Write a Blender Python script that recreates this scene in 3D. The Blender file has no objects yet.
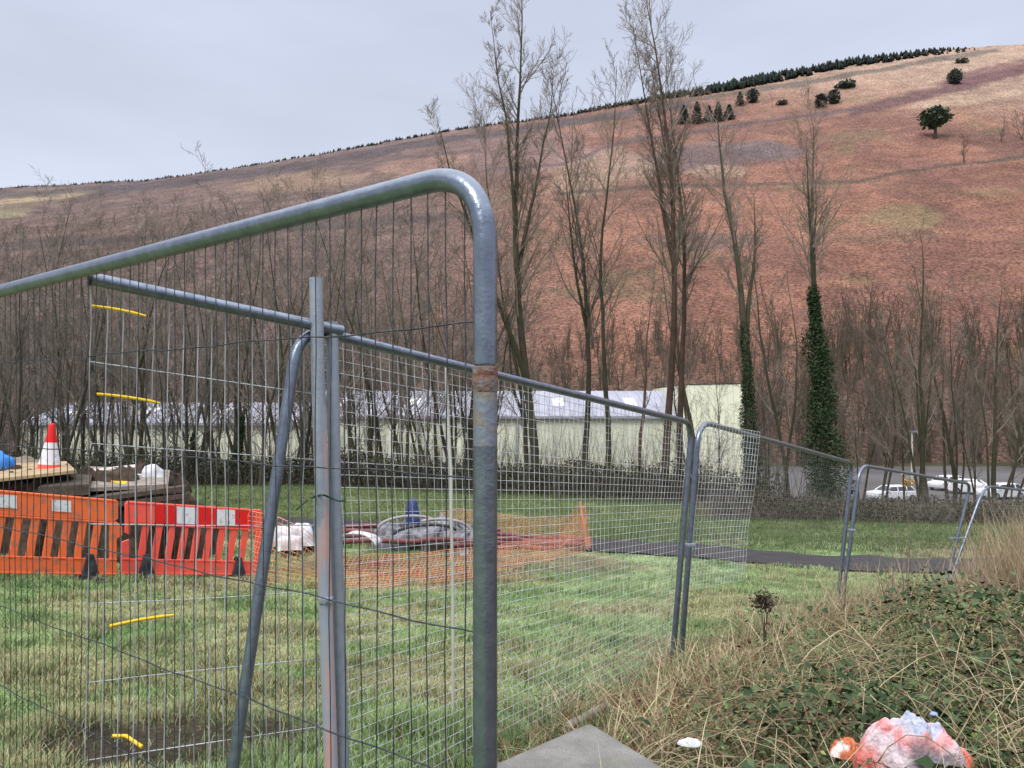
import bpy, math, random
import numpy as np
from mathutils import Vector, Matrix
random.seed(7); RNG = np.random.default_rng(11)
scene = bpy.context.scene
C = bpy.context.collection
F = 770.0; HOR = 408.0
def W(px, py, d):                      # pixel + depth -> world (camera at origin, level, looking +Y)
    return Vector(((px-512)/F*d, d, (HOR-py)/F*d))

# ------------------------------------------------------------------ noise
_tab = RNG.random((256, 256))
def vnoise(x, y, s=1.0, o=0):
    x = np.asarray(x, float)/s + 37.3*o + 1000; y = np.asarray(y, float)/s + 17.7*o + 1000
    xi = np.floor(x).astype(int); yi = np.floor(y).astype(int); fx = x-xi; fy = y-yi
    fx = fx*fx*(3-2*fx); fy = fy*fy*(3-2*fy)
    a = _tab[xi % 256, yi % 256]; b = _tab[(xi+1) % 256, yi % 256]; c = _tab[xi % 256, (yi+1) % 256]; d = _tab[(xi+1) % 256, (yi+1) % 256]
    return (a*(1-fx)+b*fx)*(1-fy) + (c*(1-fx)+d*fx)*fy
def fbm(x, y, s, oct=4, o=0):
    t = 0; a = 1; n = 0
    for k in range(oct):
        t = t + a*vnoise(x, y, s/2**k, o+k); n += a; a *= .55
    return t/n
def sm(e0, e1, x):
    t = np.clip((np.asarray(x, float)-e0)/(e1-e0), 0, 1); return t*t*(3-2*t)
def lerp(a, b, t): return a+(b-a)*t

# ------------------------------------------------------------------ ground height
CP = np.array([(-.05,1.32,-1.62),(-1.5,2.3,-1.6),(-3,3.8,-1.66),(-2.3,3.4,-1.64),(0,0,-1.6),(-6,0,-1.6),(6,0,-1.5),(0,-8,-1.6),(-10,-8,-1.6),(10,-8,-1.5),
 (-8,5,-1.7),(-5.9,8.85,-1.97),(-5.05,9.87,-2.2),(-3.67,11.3,-2.48),(-14,9,-1.9),(-12,14,-2.3),(-2.9,10.5,-2.45),(-.1,6,-1.95),(.35,11.3,-2.55),(1.4,15.2,-2.8),
 (-.03,3.5,-1.6),(.55,4.6,-1.75),(1.2,5.6,-1.88),(2.4,7,-2.05),(3.7,8.4,-2.22),(5,9.6,-2.4),(6.4,11,-2.58),(8,12,-2.7),(3.6,14.9,-2.82),(5.8,13.6,-2.78),(7.6,13.2,-2.78),(12,13.5,-2.8),
 (-5,18.5,-2.8),(-15,22,-2.6),(-9,25,-2.62),(-5,25,-2.75),(0,24,-2.95),(5,22,-3.05),(9,20.5,-3.02),(14,20,-3.0),(20,18,-2.8),
 (.7,3.0,-1.57),(1.1,2.6,-1.42),(1.9,2.8,-1.36),(1.5,3.6,-1.5),(2.5,5,-1.62),(3.4,5.5,-1.58),(4.5,7,-1.78),(2.85,6.4,-1.9),(1.9,5.9,-1.88),(2.0,4.4,-1.58),(3.0,3.5,-1.38),(5.5,9,-2.3),(6,5,-1.4),(8,7,-1.8),(10,10,-2.25),(3.4,6.6,-1.82),
 (-20,30,-3),(0,32,-3.2),(20,30,-3.2),(-20,0,-1.7),(20,0,-1.2)])
def _solve():
    P = CP[:, :2]; n = len(P)
    R = np.sqrt(((P[:, None]-P[None])**2).sum(-1)+.16)
    A = np.zeros((n+1, n+1)); A[:n, :n] = R; A[:n, n] = 1; A[n, :n] = 1
    return np.linalg.solve(A, np.append(CP[:, 2], 0))
_w = _solve()
def gh(x, y):
    x = np.asarray(x, float); y = np.asarray(y, float); sh = np.broadcast(x, y).shape
    x = np.broadcast_to(x, sh).ravel(); y = np.broadcast_to(y, sh).ravel()
    xc = np.clip(x, -24, 24); yc = np.clip(y, -12, 34)
    h = np.full(len(x), _w[-1])
    for k in range(len(CP)): h = h + _w[k]*np.sqrt((xc-CP[k, 0])**2+(yc-CP[k, 1])**2+.16)
    near = sm(60, 25, np.hypot(x, y))
    h = h + near*(.10*(fbm(x, y, .9, 3, 5)-.5) + .07*(vnoise(x, y, 2.6, 9)-.5))
    s0 = 28-5.5*sm(2, 7, x)
    t = np.clip((y-s0)/(60-s0), 0, 1); t = t*t*(3-2*t)
    h = h*(1-t) + (-8.5)*t
    return h.reshape(sh)
def G(x, y): return float(gh(np.array([x]), np.array([y]))[0])
RP = np.array([(-700,250),(-300,215),(-100,196),(0,188),(150,180),(300,158),(450,130),(550,117),(700,92),(850,62),(940,50),(1000,45),(1100,42),(1400,60),(2000,120)], float)
RX = (RP[:, 0]-512)/F*500; RH = (HOR-RP[:, 1])/F*500
def hh(x, y):
    x = np.asarray(x, float); y = np.asarray(y, float)
    top = np.interp(x, RX, RH)
    t = (y-118)/382.0
    prof = np.where(t < 1, np.clip(t, 0, 1)**1.06, 1+.02*(1-np.exp(-(t-1)*3))-.10*np.clip(t-1, 0, 9))
    h = -9.5+(top+9.5)*prof
    b = np.clip(t, 0, 1)*np.clip(1.02-t, 0, 1)*4
    h = h + b*7*(fbm(x, y, 90, 4, 2)-.5) + sm(0, .1, t)*sm(1.6, .9, t)*1.6*(fbm(x, y, 14, 3, 6)-.5)
    return h
def hill_hit(px, py):
    lo = 120.0
    for k in range(900):
        d = 120+k*.45*1.0
        x = (px-512)/F*d; z = (HOR-py)/F*d
        if float(hh(np.array([x]), np.array([d]))[0]) > z: break
    return Vector((x, d, z))

# ------------------------------------------------------------------ materials
def srgb(*c): return tuple(((v/255)/12.92 if v/255 <= .04045 else ((v/255+.055)/1.055)**2.4) for v in c)
def mat(name, col, rough=.7, metal=0, noise=None, bump=0, spec=.3, attr=None, detail=6, trans=0, coord='Object', bscale=None):
    """noise = (scale, colour2, lo, hi)"""
    m = bpy.data.materials.new(name); m.use_nodes = True; nt = m.node_tree; b = nt.nodes['Principled BSDF']
    b.inputs['Roughness'].default_value = rough; b.inputs['Metallic'].default_value = metal
    b.inputs['Specular IOR Level'].default_value = spec
    tc = nt.nodes.new('ShaderNodeTexCoord'); src = None
    if attr:
        a = nt.nodes.new('ShaderNodeAttribute'); a.attribute_name = attr; src = a.outputs['Color']
    else:
        r = nt.nodes.new('ShaderNodeRGB'); r.outputs[0].default_value = (*col, 1); src = r.outputs[0]
    n = None
    if noise:
        n = nt.nodes.new('ShaderNodeTexNoise'); n.inputs['Scale'].default_value = noise[0]; n.inputs['Detail'].default_value = detail
        nt.links.new(tc.outputs[coord], n.inputs['Vector'])
        mr = nt.nodes.new('ShaderNodeMapRange'); mr.inputs[1].default_value = noise[2]; mr.inputs[2].default_value = noise[3]
        nt.links.new(n.outputs['Fac'], mr.inputs[0])
        mx = nt.nodes.new('ShaderNodeMix'); mx.data_type = 'RGBA'
        if attr: mx.blend_type = 'MULTIPLY'
        nt.links.new(mr.outputs[0], mx.inputs[0]); nt.links.new(src, mx.inputs[6]); mx.inputs[7].default_value = (*noise[1], 1)
        src = mx.outputs[2]
    nt.links.new(src, b.inputs['Base Color'])
    if bump:
        n2 = nt.nodes.new('ShaderNodeTexNoise'); n2.inputs['Scale'].default_value = bscale or (noise[0]*2 if noise else 20); n2.inputs['Detail'].default_value = 8
        nt.links.new(tc.outputs[coord], n2.inputs['Vector'])
        bp = nt.nodes.new('ShaderNodeBump'); bp.inputs['Strength'].default_value = bump; bp.inputs['Distance'].default_value = .02
        nt.links.new(n2.outputs['Fac'], bp.inputs['Height']); nt.links.new(bp.outputs[0], b.inputs['Normal'])
    if trans:
        b.inputs['Transmission Weight'].default_value = trans
    return m
M = {}
M['galv'] = mat('galvanised_steel', (.215,.25,.31), .30, .8, (30,(.15,.175,.225),.35,.7), .10, .5, bscale=120)
M['galv_dull'] = mat('dull_galvanised', (.26,.295,.35), .42, .4, (25,(.33,.365,.42),.4,.75), .12, .5, bscale=120)
M['rust'] = mat('rust', (.20,.085,.05), .85, .1, (60,(.20,.20,.21),.35,.65), .5)
M['stain'] = mat('stained_steel', (.22,.25,.31), .42, .5, (34,(.28,.24,.19),.46,.66), .15, .4, bscale=90)
M['pinkrust'] = mat('pale_rust_streak', (.30,.33,.39), .65, .15, (7,(.50,.30,.26),.50,.60), .2)
def _streak():
    nt = M['pinkrust'].node_tree; n = [q for q in nt.nodes if q.type == 'TEX_NOISE'][0]; tc = [q for q in nt.nodes if q.type == 'TEX_COORD'][0]
    mp = nt.nodes.new('ShaderNodeMapping'); mp.inputs['Scale'].default_value = (7,7,.35); nt.links.new(tc.outputs['Object'], mp.inputs[0]); nt.links.new(mp.outputs[0], n.inputs['Vector'])
_streak()
M['wire_silhouette'] = mat('silhouetted_wire', (.045,.048,.06), .5, .4, (50,(.12,.125,.14),.45,.75))  # galvanised wire with its backlit silhouette put into the colour
M['wire_light'] = mat('bright_wire', (.70,.72,.75), .42, .15, (9,(.36,.35,.34),.35,.75))
M['wire_mid'] = mat('mid_wire', (.56,.58,.62), .45, .2, (9,(.30,.30,.32),.35,.7))
M['wire_thin'] = mat('thin_wire', (.20,.20,.20), .6, .2)
M['yellow'] = mat('yellow_plastic', (.75,.50,.02), .4)
M['tie'] = mat('dark_green_tie', (.02,.07,.05), .5)
M['black'] = mat('black_rubber', (.03,.03,.035), .8, 0, (12,(.08,.08,.08),.4,.7))
M['orange'] = mat('orange_plastic', (.92,.17,.05), .55, 0, (9,(.42,.17,.10),.50,.74), .08)
M['redpl'] = mat('red_orange_plastic', (.92,.11,.075), .55, 0, (9,(.48,.14,.10),.50,.74), .08)
M['red'] = mat('reflective_red', (.75,.015,.015), .4)
M['white'] = mat('reflective_white', (.72,.72,.76), .45, 0, (16,(.42,.36,.33),.52,.72))
M['net'] = mat('orange_net', (.74,.27,.13), .7, 0, (4,(.46,.25,.15),.4,.7))
M['soil'] = mat('soil', (.035,.025,.019), .95, 0, (7,(.105,.075,.055),.35,.7), 1.0, .1)
M['ply'] = mat('plywood', (.42,.30,.16), .75, 0, (6,(.26,.19,.12),.4,.7), .1)
M['greywood'] = mat('weathered_wood', (.28,.24,.20), .8, 0, (9,(.15,.12,.10),.4,.7), .3)
M['darkwood'] = mat('dark_timber', (.055,.042,.032), .85, 0, (9,(.11,.08,.06),.4,.7), .3)
M['palewood'] = mat('pale_timber', (.55,.50,.44), .75, 0, (9,(.35,.31,.26),.4,.7), .2)
M['blue'] = mat('blue_plastic', (.02,.20,.60), .5, 0, (6,(.03,.12,.35),.4,.7), .2)
M['navy'] = mat('navy_plastic', (.02,.035,.13), .6, 0, (6,(.05,.07,.2),.4,.7), .2)
M['maroon'] = mat('maroon_duct', (.16,.045,.05), .5, 0, (5,(.25,.10,.09),.4,.7))
M['greysheet'] = mat('grey_sheeting', (.25,.25,.29), .4, 0, (5,(.10,.09,.10),.38,.62), .5)
M['palepipe'] = mat('pale_pipe', (.36,.33,.34), .5, 0, (5,(.3,.27,.27),.4,.7))
M['sack'] = mat('white_sack', (.62,.62,.66), .65, 0, (6,(.38,.37,.38),.4,.7), .4)
M['concrete'] = mat('concrete', (.175,.17,.158), .9, 0, (7,(.25,.24,.225),.35,.65), .5, .2, bscale=90)
def concrete_mat():
    m = M['concrete']; nt = m.node_tree; b = nt.nodes['Principled BSDF']
    prev = b.inputs['Base Color'].links[0].from_socket
    tc = nt.nodes.new('ShaderNodeTexCoord')
    n = nt.nodes.new('ShaderNodeTexNoise'); n.inputs['Scale'].default_value = 160; n.inputs['Detail'].default_value = 3
    nt.links.new(tc.outputs['Object'], n.inputs['Vector'])
    mr = nt.nodes.new('ShaderNodeMapRange'); mr.inputs[1].default_value = .55; mr.inputs[2].default_value = .72
    nt.links.new(n.outputs['Fac'], mr.inputs[0])
    mx = nt.nodes.new('ShaderNodeMix'); mx.data_type = 'RGBA'; nt.links.new(mr.outputs[0], mx.inputs[0])
    nt.links.new(prev, mx.inputs[6]); mx.inputs[7].default_value = (.12,.12,.11,1)
    n = nt.nodes.new('ShaderNodeTexNoise'); n.inputs['Scale'].default_value = 5; n.inputs['Detail'].default_value = 8; n.inputs['Roughness'].default_value = .7
    nt.links.new(tc.outputs['Object'], n.inputs['Vector'])
    mr = nt.nodes.new('ShaderNodeMapRange'); mr.inputs[1].default_value = .52; mr.inputs[2].default_value = .7; mr.inputs[4].default_value = .6
    nt.links.new(n.outputs['Fac'], mr.inputs[0])
    m2 = nt.nodes.new('ShaderNodeMix'); m2.data_type = 'RGBA'; nt.links.new(mr.outputs[0], m2.inputs[0])
    nt.links.new(mx.outputs[2], m2.inputs[6]); m2.inputs[7].default_value = (.13,.14,.08,1)
    nt.links.new(m2.outputs[2], b.inputs['Base Color'])
concrete_mat()
M['bark'] = mat('bark', (.075,.062,.045), .95, 0, (3,(.045,.05,.028),.35,.65), .5, .1)
M['bark_red'] = mat('reddish_bark', (.095,.066,.05), .95, 0, (3,(.07,.045,.035),.35,.65), .5, .1)
M['twig'] = mat('twigs', (.20,.170,.145), .9, 0, (.5,(.15,.132,.11),.35,.65), 0, .1)
M['twig_pale'] = mat('pale_twigs', (.27,.22,.185), .9, 0, (.5,(.16,.13,.10),.35,.65), 0, .1)
M['twig_dark'] = mat('dark_twigs', (.10,.082,.064), .9, 0, (.5,(.055,.05,.035),.35,.65), 0, .1)
M['farwood'] = mat('far_woodland_twigs', (.130,.102,.080), .9, 0, (.05,(.092,.085,.058),.4,.65), 0, .1)
M['leaf'] = mat('leaf_colours', (1,1,1), .65, attr='Col', spec=.16)
M['blade'] = mat('blade_colours', (1,1,1), .7, attr='Col', spec=.2)
M['cream'] = mat('cream_cladding', (.80,.80,.62), .6, 0, (.6,(.58,.6,.47),.3,.7))
M['creamlight'] = mat('pale_cream_cladding', (.88,.88,.68), .6, 0, (.6,(.82,.82,.62),.3,.7))
M['roof'] = mat('lilac_grey_roof', (.36,.36,.43), .6, 0, (.5,(.28,.28,.34),.35,.65))
M['carpaint'] = mat('white_car_paint', (.75,.77,.80), .25, 0, (2,(.68,.7,.73),.3,.7), 0, .6)
M['silver'] = mat('silver_car_paint', (.42,.45,.50), .3, .4, (2,(.35,.38,.42),.3,.7), 0, .6)
M['glass'] = mat('dark_glass', (.03,.035,.04), .08, 0, None, 0, .8)
M['tyre'] = mat('tyre_rubber', (.02,.02,.02), .8)
M['rim'] = mat('wheel_rim', (.4,.4,.42), .3, .7)
M['lamp'] = mat('car_lamp', (.8,.8,.8), .1)
M['redlamp'] = mat('tail_lamp', (.5,.02,.02), .2)
M['stone'] = mat('stone_wall', (.24,.19,.14), .9, 0, (1.5,(.12,.10,.08),.4,.6), .8)
M['asphalt'] = mat('wet_asphalt', (.024,.023,.028), .5, 0, (3,(.05,.045,.045),.42,.7), .25, .35, bscale=60)
M['carpark'] = mat('car_park_asphalt', (.115,.105,.108), .7, 0, (.12,(.08,.072,.07),.35,.65), .1)
M['conifer'] = mat('conifer', (.045,.060,.055), .9, 0, (.1,(.065,.078,.064),.35,.65), 0, .1)
M['post_white'] = mat('pale_pole', (.48,.48,.42), .6)

def ground_material(name, fine, mott, bump):
    m = bpy.data.materials.new(name); m.use_nodes = True; nt = m.node_tree; b = nt.nodes['Principled BSDF']
    b.inputs['Roughness'].default_value = .95; b.inputs['Specular IOR Level'].default_value = .1
    a = nt.nodes.new('ShaderNodeAttribute'); a.attribute_name = 'Col'
    tc = nt.nodes.new('ShaderNodeTexCoord'); src = a.outputs['Color']
    for sc, lo, hi, mn, mxv, dist in mott:
        n = nt.nodes.new('ShaderNodeTexNoise'); n.inputs['Scale'].default_value = sc; n.inputs['Detail'].default_value = 9; n.inputs['Roughness'].default_value = .68
        n.inputs['Distortion'].default_value = dist
        nt.links.new(tc.outputs['Object'], n.inputs['Vector'])
        mr = nt.nodes.new('ShaderNodeMapRange'); mr.inputs[1].default_value = lo; mr.inputs[2].default_value = hi; mr.inputs[3].default_value = mn; mr.inputs[4].default_value = mxv
        nt.links.new(n.outputs['Fac'], mr.inputs[0])
        vm = nt.nodes.new('ShaderNodeVectorMath'); vm.operation = 'SCALE'
        nt.links.new(src, vm.inputs[0]); nt.links.new(mr.outputs[0], vm.inputs['Scale']); src = vm.outputs[0]
    nt.links.new(src, b.inputs['Base Color'])
    n = nt.nodes.new('ShaderNodeTexNoise'); n.inputs['Scale'].default_value = fine; n.inputs['Detail'].default_value = 9; n.inputs['Roughness'].default_value = .7
    nt.links.new(tc.outputs['Object'], n.inputs['Vector'])
    bp = nt.nodes.new('ShaderNodeBump'); bp.inputs['Strength'].default_value = 1; bp.inputs['Distance'].default_value = bump
    nt.links.new(n.outputs['Fac'], bp.inputs['Height']); nt.links.new(bp.outputs[0], b.inputs['Normal'])
    return m
M['ground'] = ground_material('turf_and_soil', 9, [(3.5,.35,.68,.65,1.35,0),(28,.35,.65,.6,1.4,0)], .08)
M['hill'] = ground_material('bracken_hillside', .35, [(.045,.35,.65,.82,1.2,.5),(.22,.36,.64,.82,1.17,.8),(1.3,.38,.62,.42,1.6,.3)], 2.2)

# ------------------------------------------------------------------ mesh builders
class MB:
    def __init__(s): s.v = []; s.f = []
    def tube(s, pts, rad, n=8, cap=True):
        pts = [Vector(p) for p in pts]; m = len(pts)
        if not hasattr(rad, '__len__'): rad = [rad]*m
        t0 = (pts[1]-pts[0]).normalized()
        up = Vector((0,0,1)) if abs(t0.z) < .9 else Vector((1,0,0))
        u = t0.cross(up).normalized(); base = len(s.v)
        for i, p in enumerate(pts):
            t = (pts[min(i+1,m-1)]-pts[max(i-1,0)])
            if t.length > 1e-9: t.normalize()
            u = (u - t*u.dot(t)).normalized(); w = t.cross(u)
            for k in range(n):
                a = 2*math.pi*k/n; s.v.append(p+(u*math.cos(a)+w*math.sin(a))*rad[i])
        for i in range(m-1):
            for k in range(n):
                a = base+i*n+k; b = base+i*n+(k+1) % n; s.f.append((a, b, b+n, a+n))
        if cap:
            b2 = len(s.v); s.v += [s.v[base+k].copy() for k in range(n)]+[s.v[base+(m-1)*n+k].copy() for k in range(n)]
            s.f.append(tuple(b2+k for k in range(n))[::-1]); s.f.append(tuple(b2+n+k for k in range(n)))
        return s
    def box(s, c, size, R=None):
        c = Vector(c); b = len(s.v); R = R or Matrix.Identity(3)
        for x in (-.5,.5):
            for y in (-.5,.5):
                for z in (-.5,.5): s.v.append(c+R@Vector((x*size[0], y*size[1], z*size[2])))
        for f in ((0,1,3,2),(4,6,7,5),(0,4,5,1),(2,3,7,6),(0,2,6,4),(1,5,7,3)): s.f.append(tuple(b+i for i in f))
        return s
    def prism(s, poly, vec):
        """poly: list of 3D points (planar); extruded by vec"""
        b = len(s.v); n = len(poly); vec = Vector(vec)
        for p in poly: s.v.append(Vector(p))
        for p in poly: s.v.append(Vector(p)+vec)
        s.f.append(tuple(range(b, b+n))[::-1]); s.f.append(tuple(range(b+n, b+2*n)))
        for i in range(n): j = (i+1) % n; s.f.append((b+i, b+j, b+n+j, b+n+i))
        return s
    def quad(s, a, b, c, d):
        i = len(s.v); s.v += [Vector(a), Vector(b), Vector(c), Vector(d)]; s.f.append((i,i+1,i+2,i+3)); return s
    def lathe(s, c, prof, n=20, ax=None):
        b = len(s.v); c = Vector(c); A = ax or Matrix.Identity(3)
        for r, z in prof:
            for k in range(n):
                a = 2*math.pi*k/n; s.v.append(c+A@Vector((r*math.cos(a), r*math.sin(a), z)))
        for i in range(len(prof)-1):
            for k in range(n):
                a = b+i*n+k; d = b+i*n+(k+1) % n; s.f.append((a, d, d+n, a+n))
        L = len(prof)-1; b2 = len(s.v); s.v += [s.v[b+k].copy() for k in range(n)]+[s.v[b+L*n+k].copy() for k in range(n)]
        s.f.append(tuple(b2+k for k in range(n))[::-1]); s.f.append(tuple(b2+n+k for k in range(n)))
        return s
    def mesh(s, name, m, smooth=False):
        me = bpy.data.meshes.new(name); me.from_pydata([tuple(v) for v in s.v], [], s.f); me.update()
        if m: me.materials.append(m)
        if smooth: me.polygons.foreach_set('use_smooth', [True]*len(me.polygons))
        return me
    def build(s, name, m, parent=None, smooth=False):
        o = bpy.data.objects.new(name, s.mesh(name, m, smooth)); C.objects.link(o)
        if parent: attach(o, parent)
        return o
def attach(o, parent):
    o.parent = parent; o.matrix_parent_inverse = parent_world(parent).inverted()
def parent_world(p):
    m = p.matrix_basis.copy()
    while p.parent: m = p.parent.matrix_basis @ p.matrix_parent_inverse @ m; p = p.parent
    return m
def tag(o, label=None, cat=None, group=None, kind=None):
    if label: o['label'] = label
    if cat: o['category'] = cat
    if group: o['group'] = group
    if kind: o['kind'] = kind
    return o
def empty(name, loc, label, cat, group=None, rz=0):
    o = bpy.data.objects.new(name, None); C.objects.link(o); o.location = loc; o.rotation_euler = (0,0,rz)
    o.empty_display_size = .2
    return tag(o, label, cat, group)
def copy_tree(o, parent=None):
    c = o.copy(); C.objects.link(c)
    if parent: c.parent = parent
    for ch in [q for q in bpy.data.objects if q.parent == o]: copy_tree(ch, c)
    return c
def bevel(o, w=.004, seg=2):
    md = o.modifiers.new('bevel', 'BEVEL'); md.width = w; md.segments = seg; md.limit_method = 'ANGLE'; md.angle_limit = math.radians(40)
def np_mesh(name, V, loops, sizes, m, col=None, parent=None, smooth=False):
    me = bpy.data.meshes.new(name); n = len(sizes)
    me.vertices.add(len(V)); me.vertices.foreach_set('co', np.ascontiguousarray(V, np.float32).ravel())
    me.loops.add(len(loops)); me.loops.foreach_set('vertex_index', np.ascontiguousarray(loops, np.int32))
    st = np.concatenate([[0], np.cumsum(sizes)[:-1]]).astype(np.int32)
    me.polygons.add(n); me.polygons.foreach_set('loop_start', st); me.polygons.foreach_set('loop_total', np.asarray(sizes, np.int32))
    me.update(calc_edges=True); me.validate()
    if col is not None:
        a = me.color_attributes.new('Col', 'FLOAT_COLOR', 'POINT')
        a.data.foreach_set('color', np.concatenate([col, np.ones((len(col),1))], 1).astype(np.float32).ravel())
    if smooth: me.polygons.foreach_set('use_smooth', [True]*len(me.polygons))
    me.materials.append(m)
    o = bpy.data.objects.new(name, me); C.objects.link(o)
    if parent: attach(o, parent)
    return o
def bend_path(a, corner, b, r, n=7):
    a, corner, b = Vector(a), Vector(corner), Vector(b)
    d1 = (a-corner).normalized(); d2 = (b-corner).normalized()
    s = corner+d1*r; e = corner+d2*r; out = [a]
    for i in range(n+1):
        t = i/n; out.append(s*(1-t)**2 + corner*2*t*(1-t) + e*t*t)
    return out+[b]

# ------------------------------------------------------------------ ground sheet
def axis(parts):
    out = []
    for a, b, n in parts: out += list(np.linspace(a, b, n, endpoint=False))
    return np.array(out+[parts[-1][1]])
def grid_obj(name, xs, ys, hf, cf, m):
    X, Y = np.meshgrid(xs, ys); Z = hf(X, Y); nx = len(xs); ny = len(ys)
    V = np.stack([X, Y, Z], -1).reshape(-1, 3); i = np.arange(nx*ny).reshape(ny, nx)
    q = np.stack([i[:-1,:-1], i[:-1,1:], i[1:,1:], i[1:,:-1]], -1).reshape(-1, 4)
    return np_mesh(name, V, q.ravel(), np.full(len(q), 4), m, cf(X, Y, Z).reshape(-1, 3), smooth=True)
GREEN = np.array((.140,.235,.080)); GREEN2 = np.array((.31,.40,.18)); STRAW = np.array((.46,.38,.23)); MUD = np.array((.11,.08,.06)); DARKG = np.array((.05,.08,.025)); RUST = np.array((.25,.12,.06))
def mix(a, b, t): return a+(b-a)*np.asarray(t)[..., None]
def patchf(x, y, cx, cy, rx, ry):
    d = np.sqrt(((x-cx)/rx)**2+((y-cy)/ry)**2) + .7*(fbm(x, y, .9, 3, 21)-.5)
    return sm(1.15, .7, d)
def bankf(x, y):       # 1 on the overgrown bank right of the fence line, 0 on the lawn
    fx = np.interp(y, [0,1.32,3.5,5.6,8.5,11,14], [-.1,-.1,.0,1.2,3.9,6.5,9.5])
    return sm(-.25, .5, x-fx+.5*(fbm(x, y, 1.0, 3, 8)-.5))*sm(13, 10.5, y)
def lawn_colour(x, y):
    a = fbm(x, y, 1.6, 4, 1); b = fbm(x, y, .5, 3, 3); c = fbm(x, y, 3.5, 3, 4)
    col = mix(GREEN*1.0, GREEN2, sm(.35, .65, b))
    col = mix(col, STRAW*.85, sm(.50, .68, a)*.6)
    col = mix(col, MUD*1.2, sm(.58, .74, c)*.55)
    col = mix(col, MUD*.6, patchf(x, y, -1.75, 3.8, .85, .5)*.95)         # bare muddy patch
    col = mix(col, MUD*1.25, patchf(x, y, -.9, 13.0, 3.2, 1.7)*.75)
    col = mix(col, MUD*1.1, patchf(x, y, -5.6, 9.9, 2.6, .7)*.7)
    col = mix(col, RUST*1.2, patchf(x, y, -1.4, 11.6, 2.3, .9)*.45)
    far = sm(15.5, 17.5, y)*sm(40, 28, y)
    col = mix(col, mix(np.array((.085,.125,.040)), np.array((.14,.16,.07)), b), far*.85)
    bk = bankf(x, y)
    col = mix(col, mix(MUD*.9, STRAW*.5, b), bk)
    col = mix(col, np.array((.05,.045,.032)), sm(26, 30, y)*sm(60, 45, y))
    col = mix(col, mix(np.array((.07,.075,.04)), np.array((.10,.08,.055)), a), sm(45, 58, y))
    return col
xs = axis([(-1600,-120,24),(-120,-24,40),(-24,-8,80),(-8,8,150),(8,24,80),(24,120,40),(120,1600,24)])
ys = axis([(-300,-12,14),(-12,0,24),(0,17,170),(17,36,100),(36,122,50)])
tag(grid_obj('ground', xs, ys, gh, lambda X, Y, Z: lawn_colour(X, Y), M['ground']), kind='structure')

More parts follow.
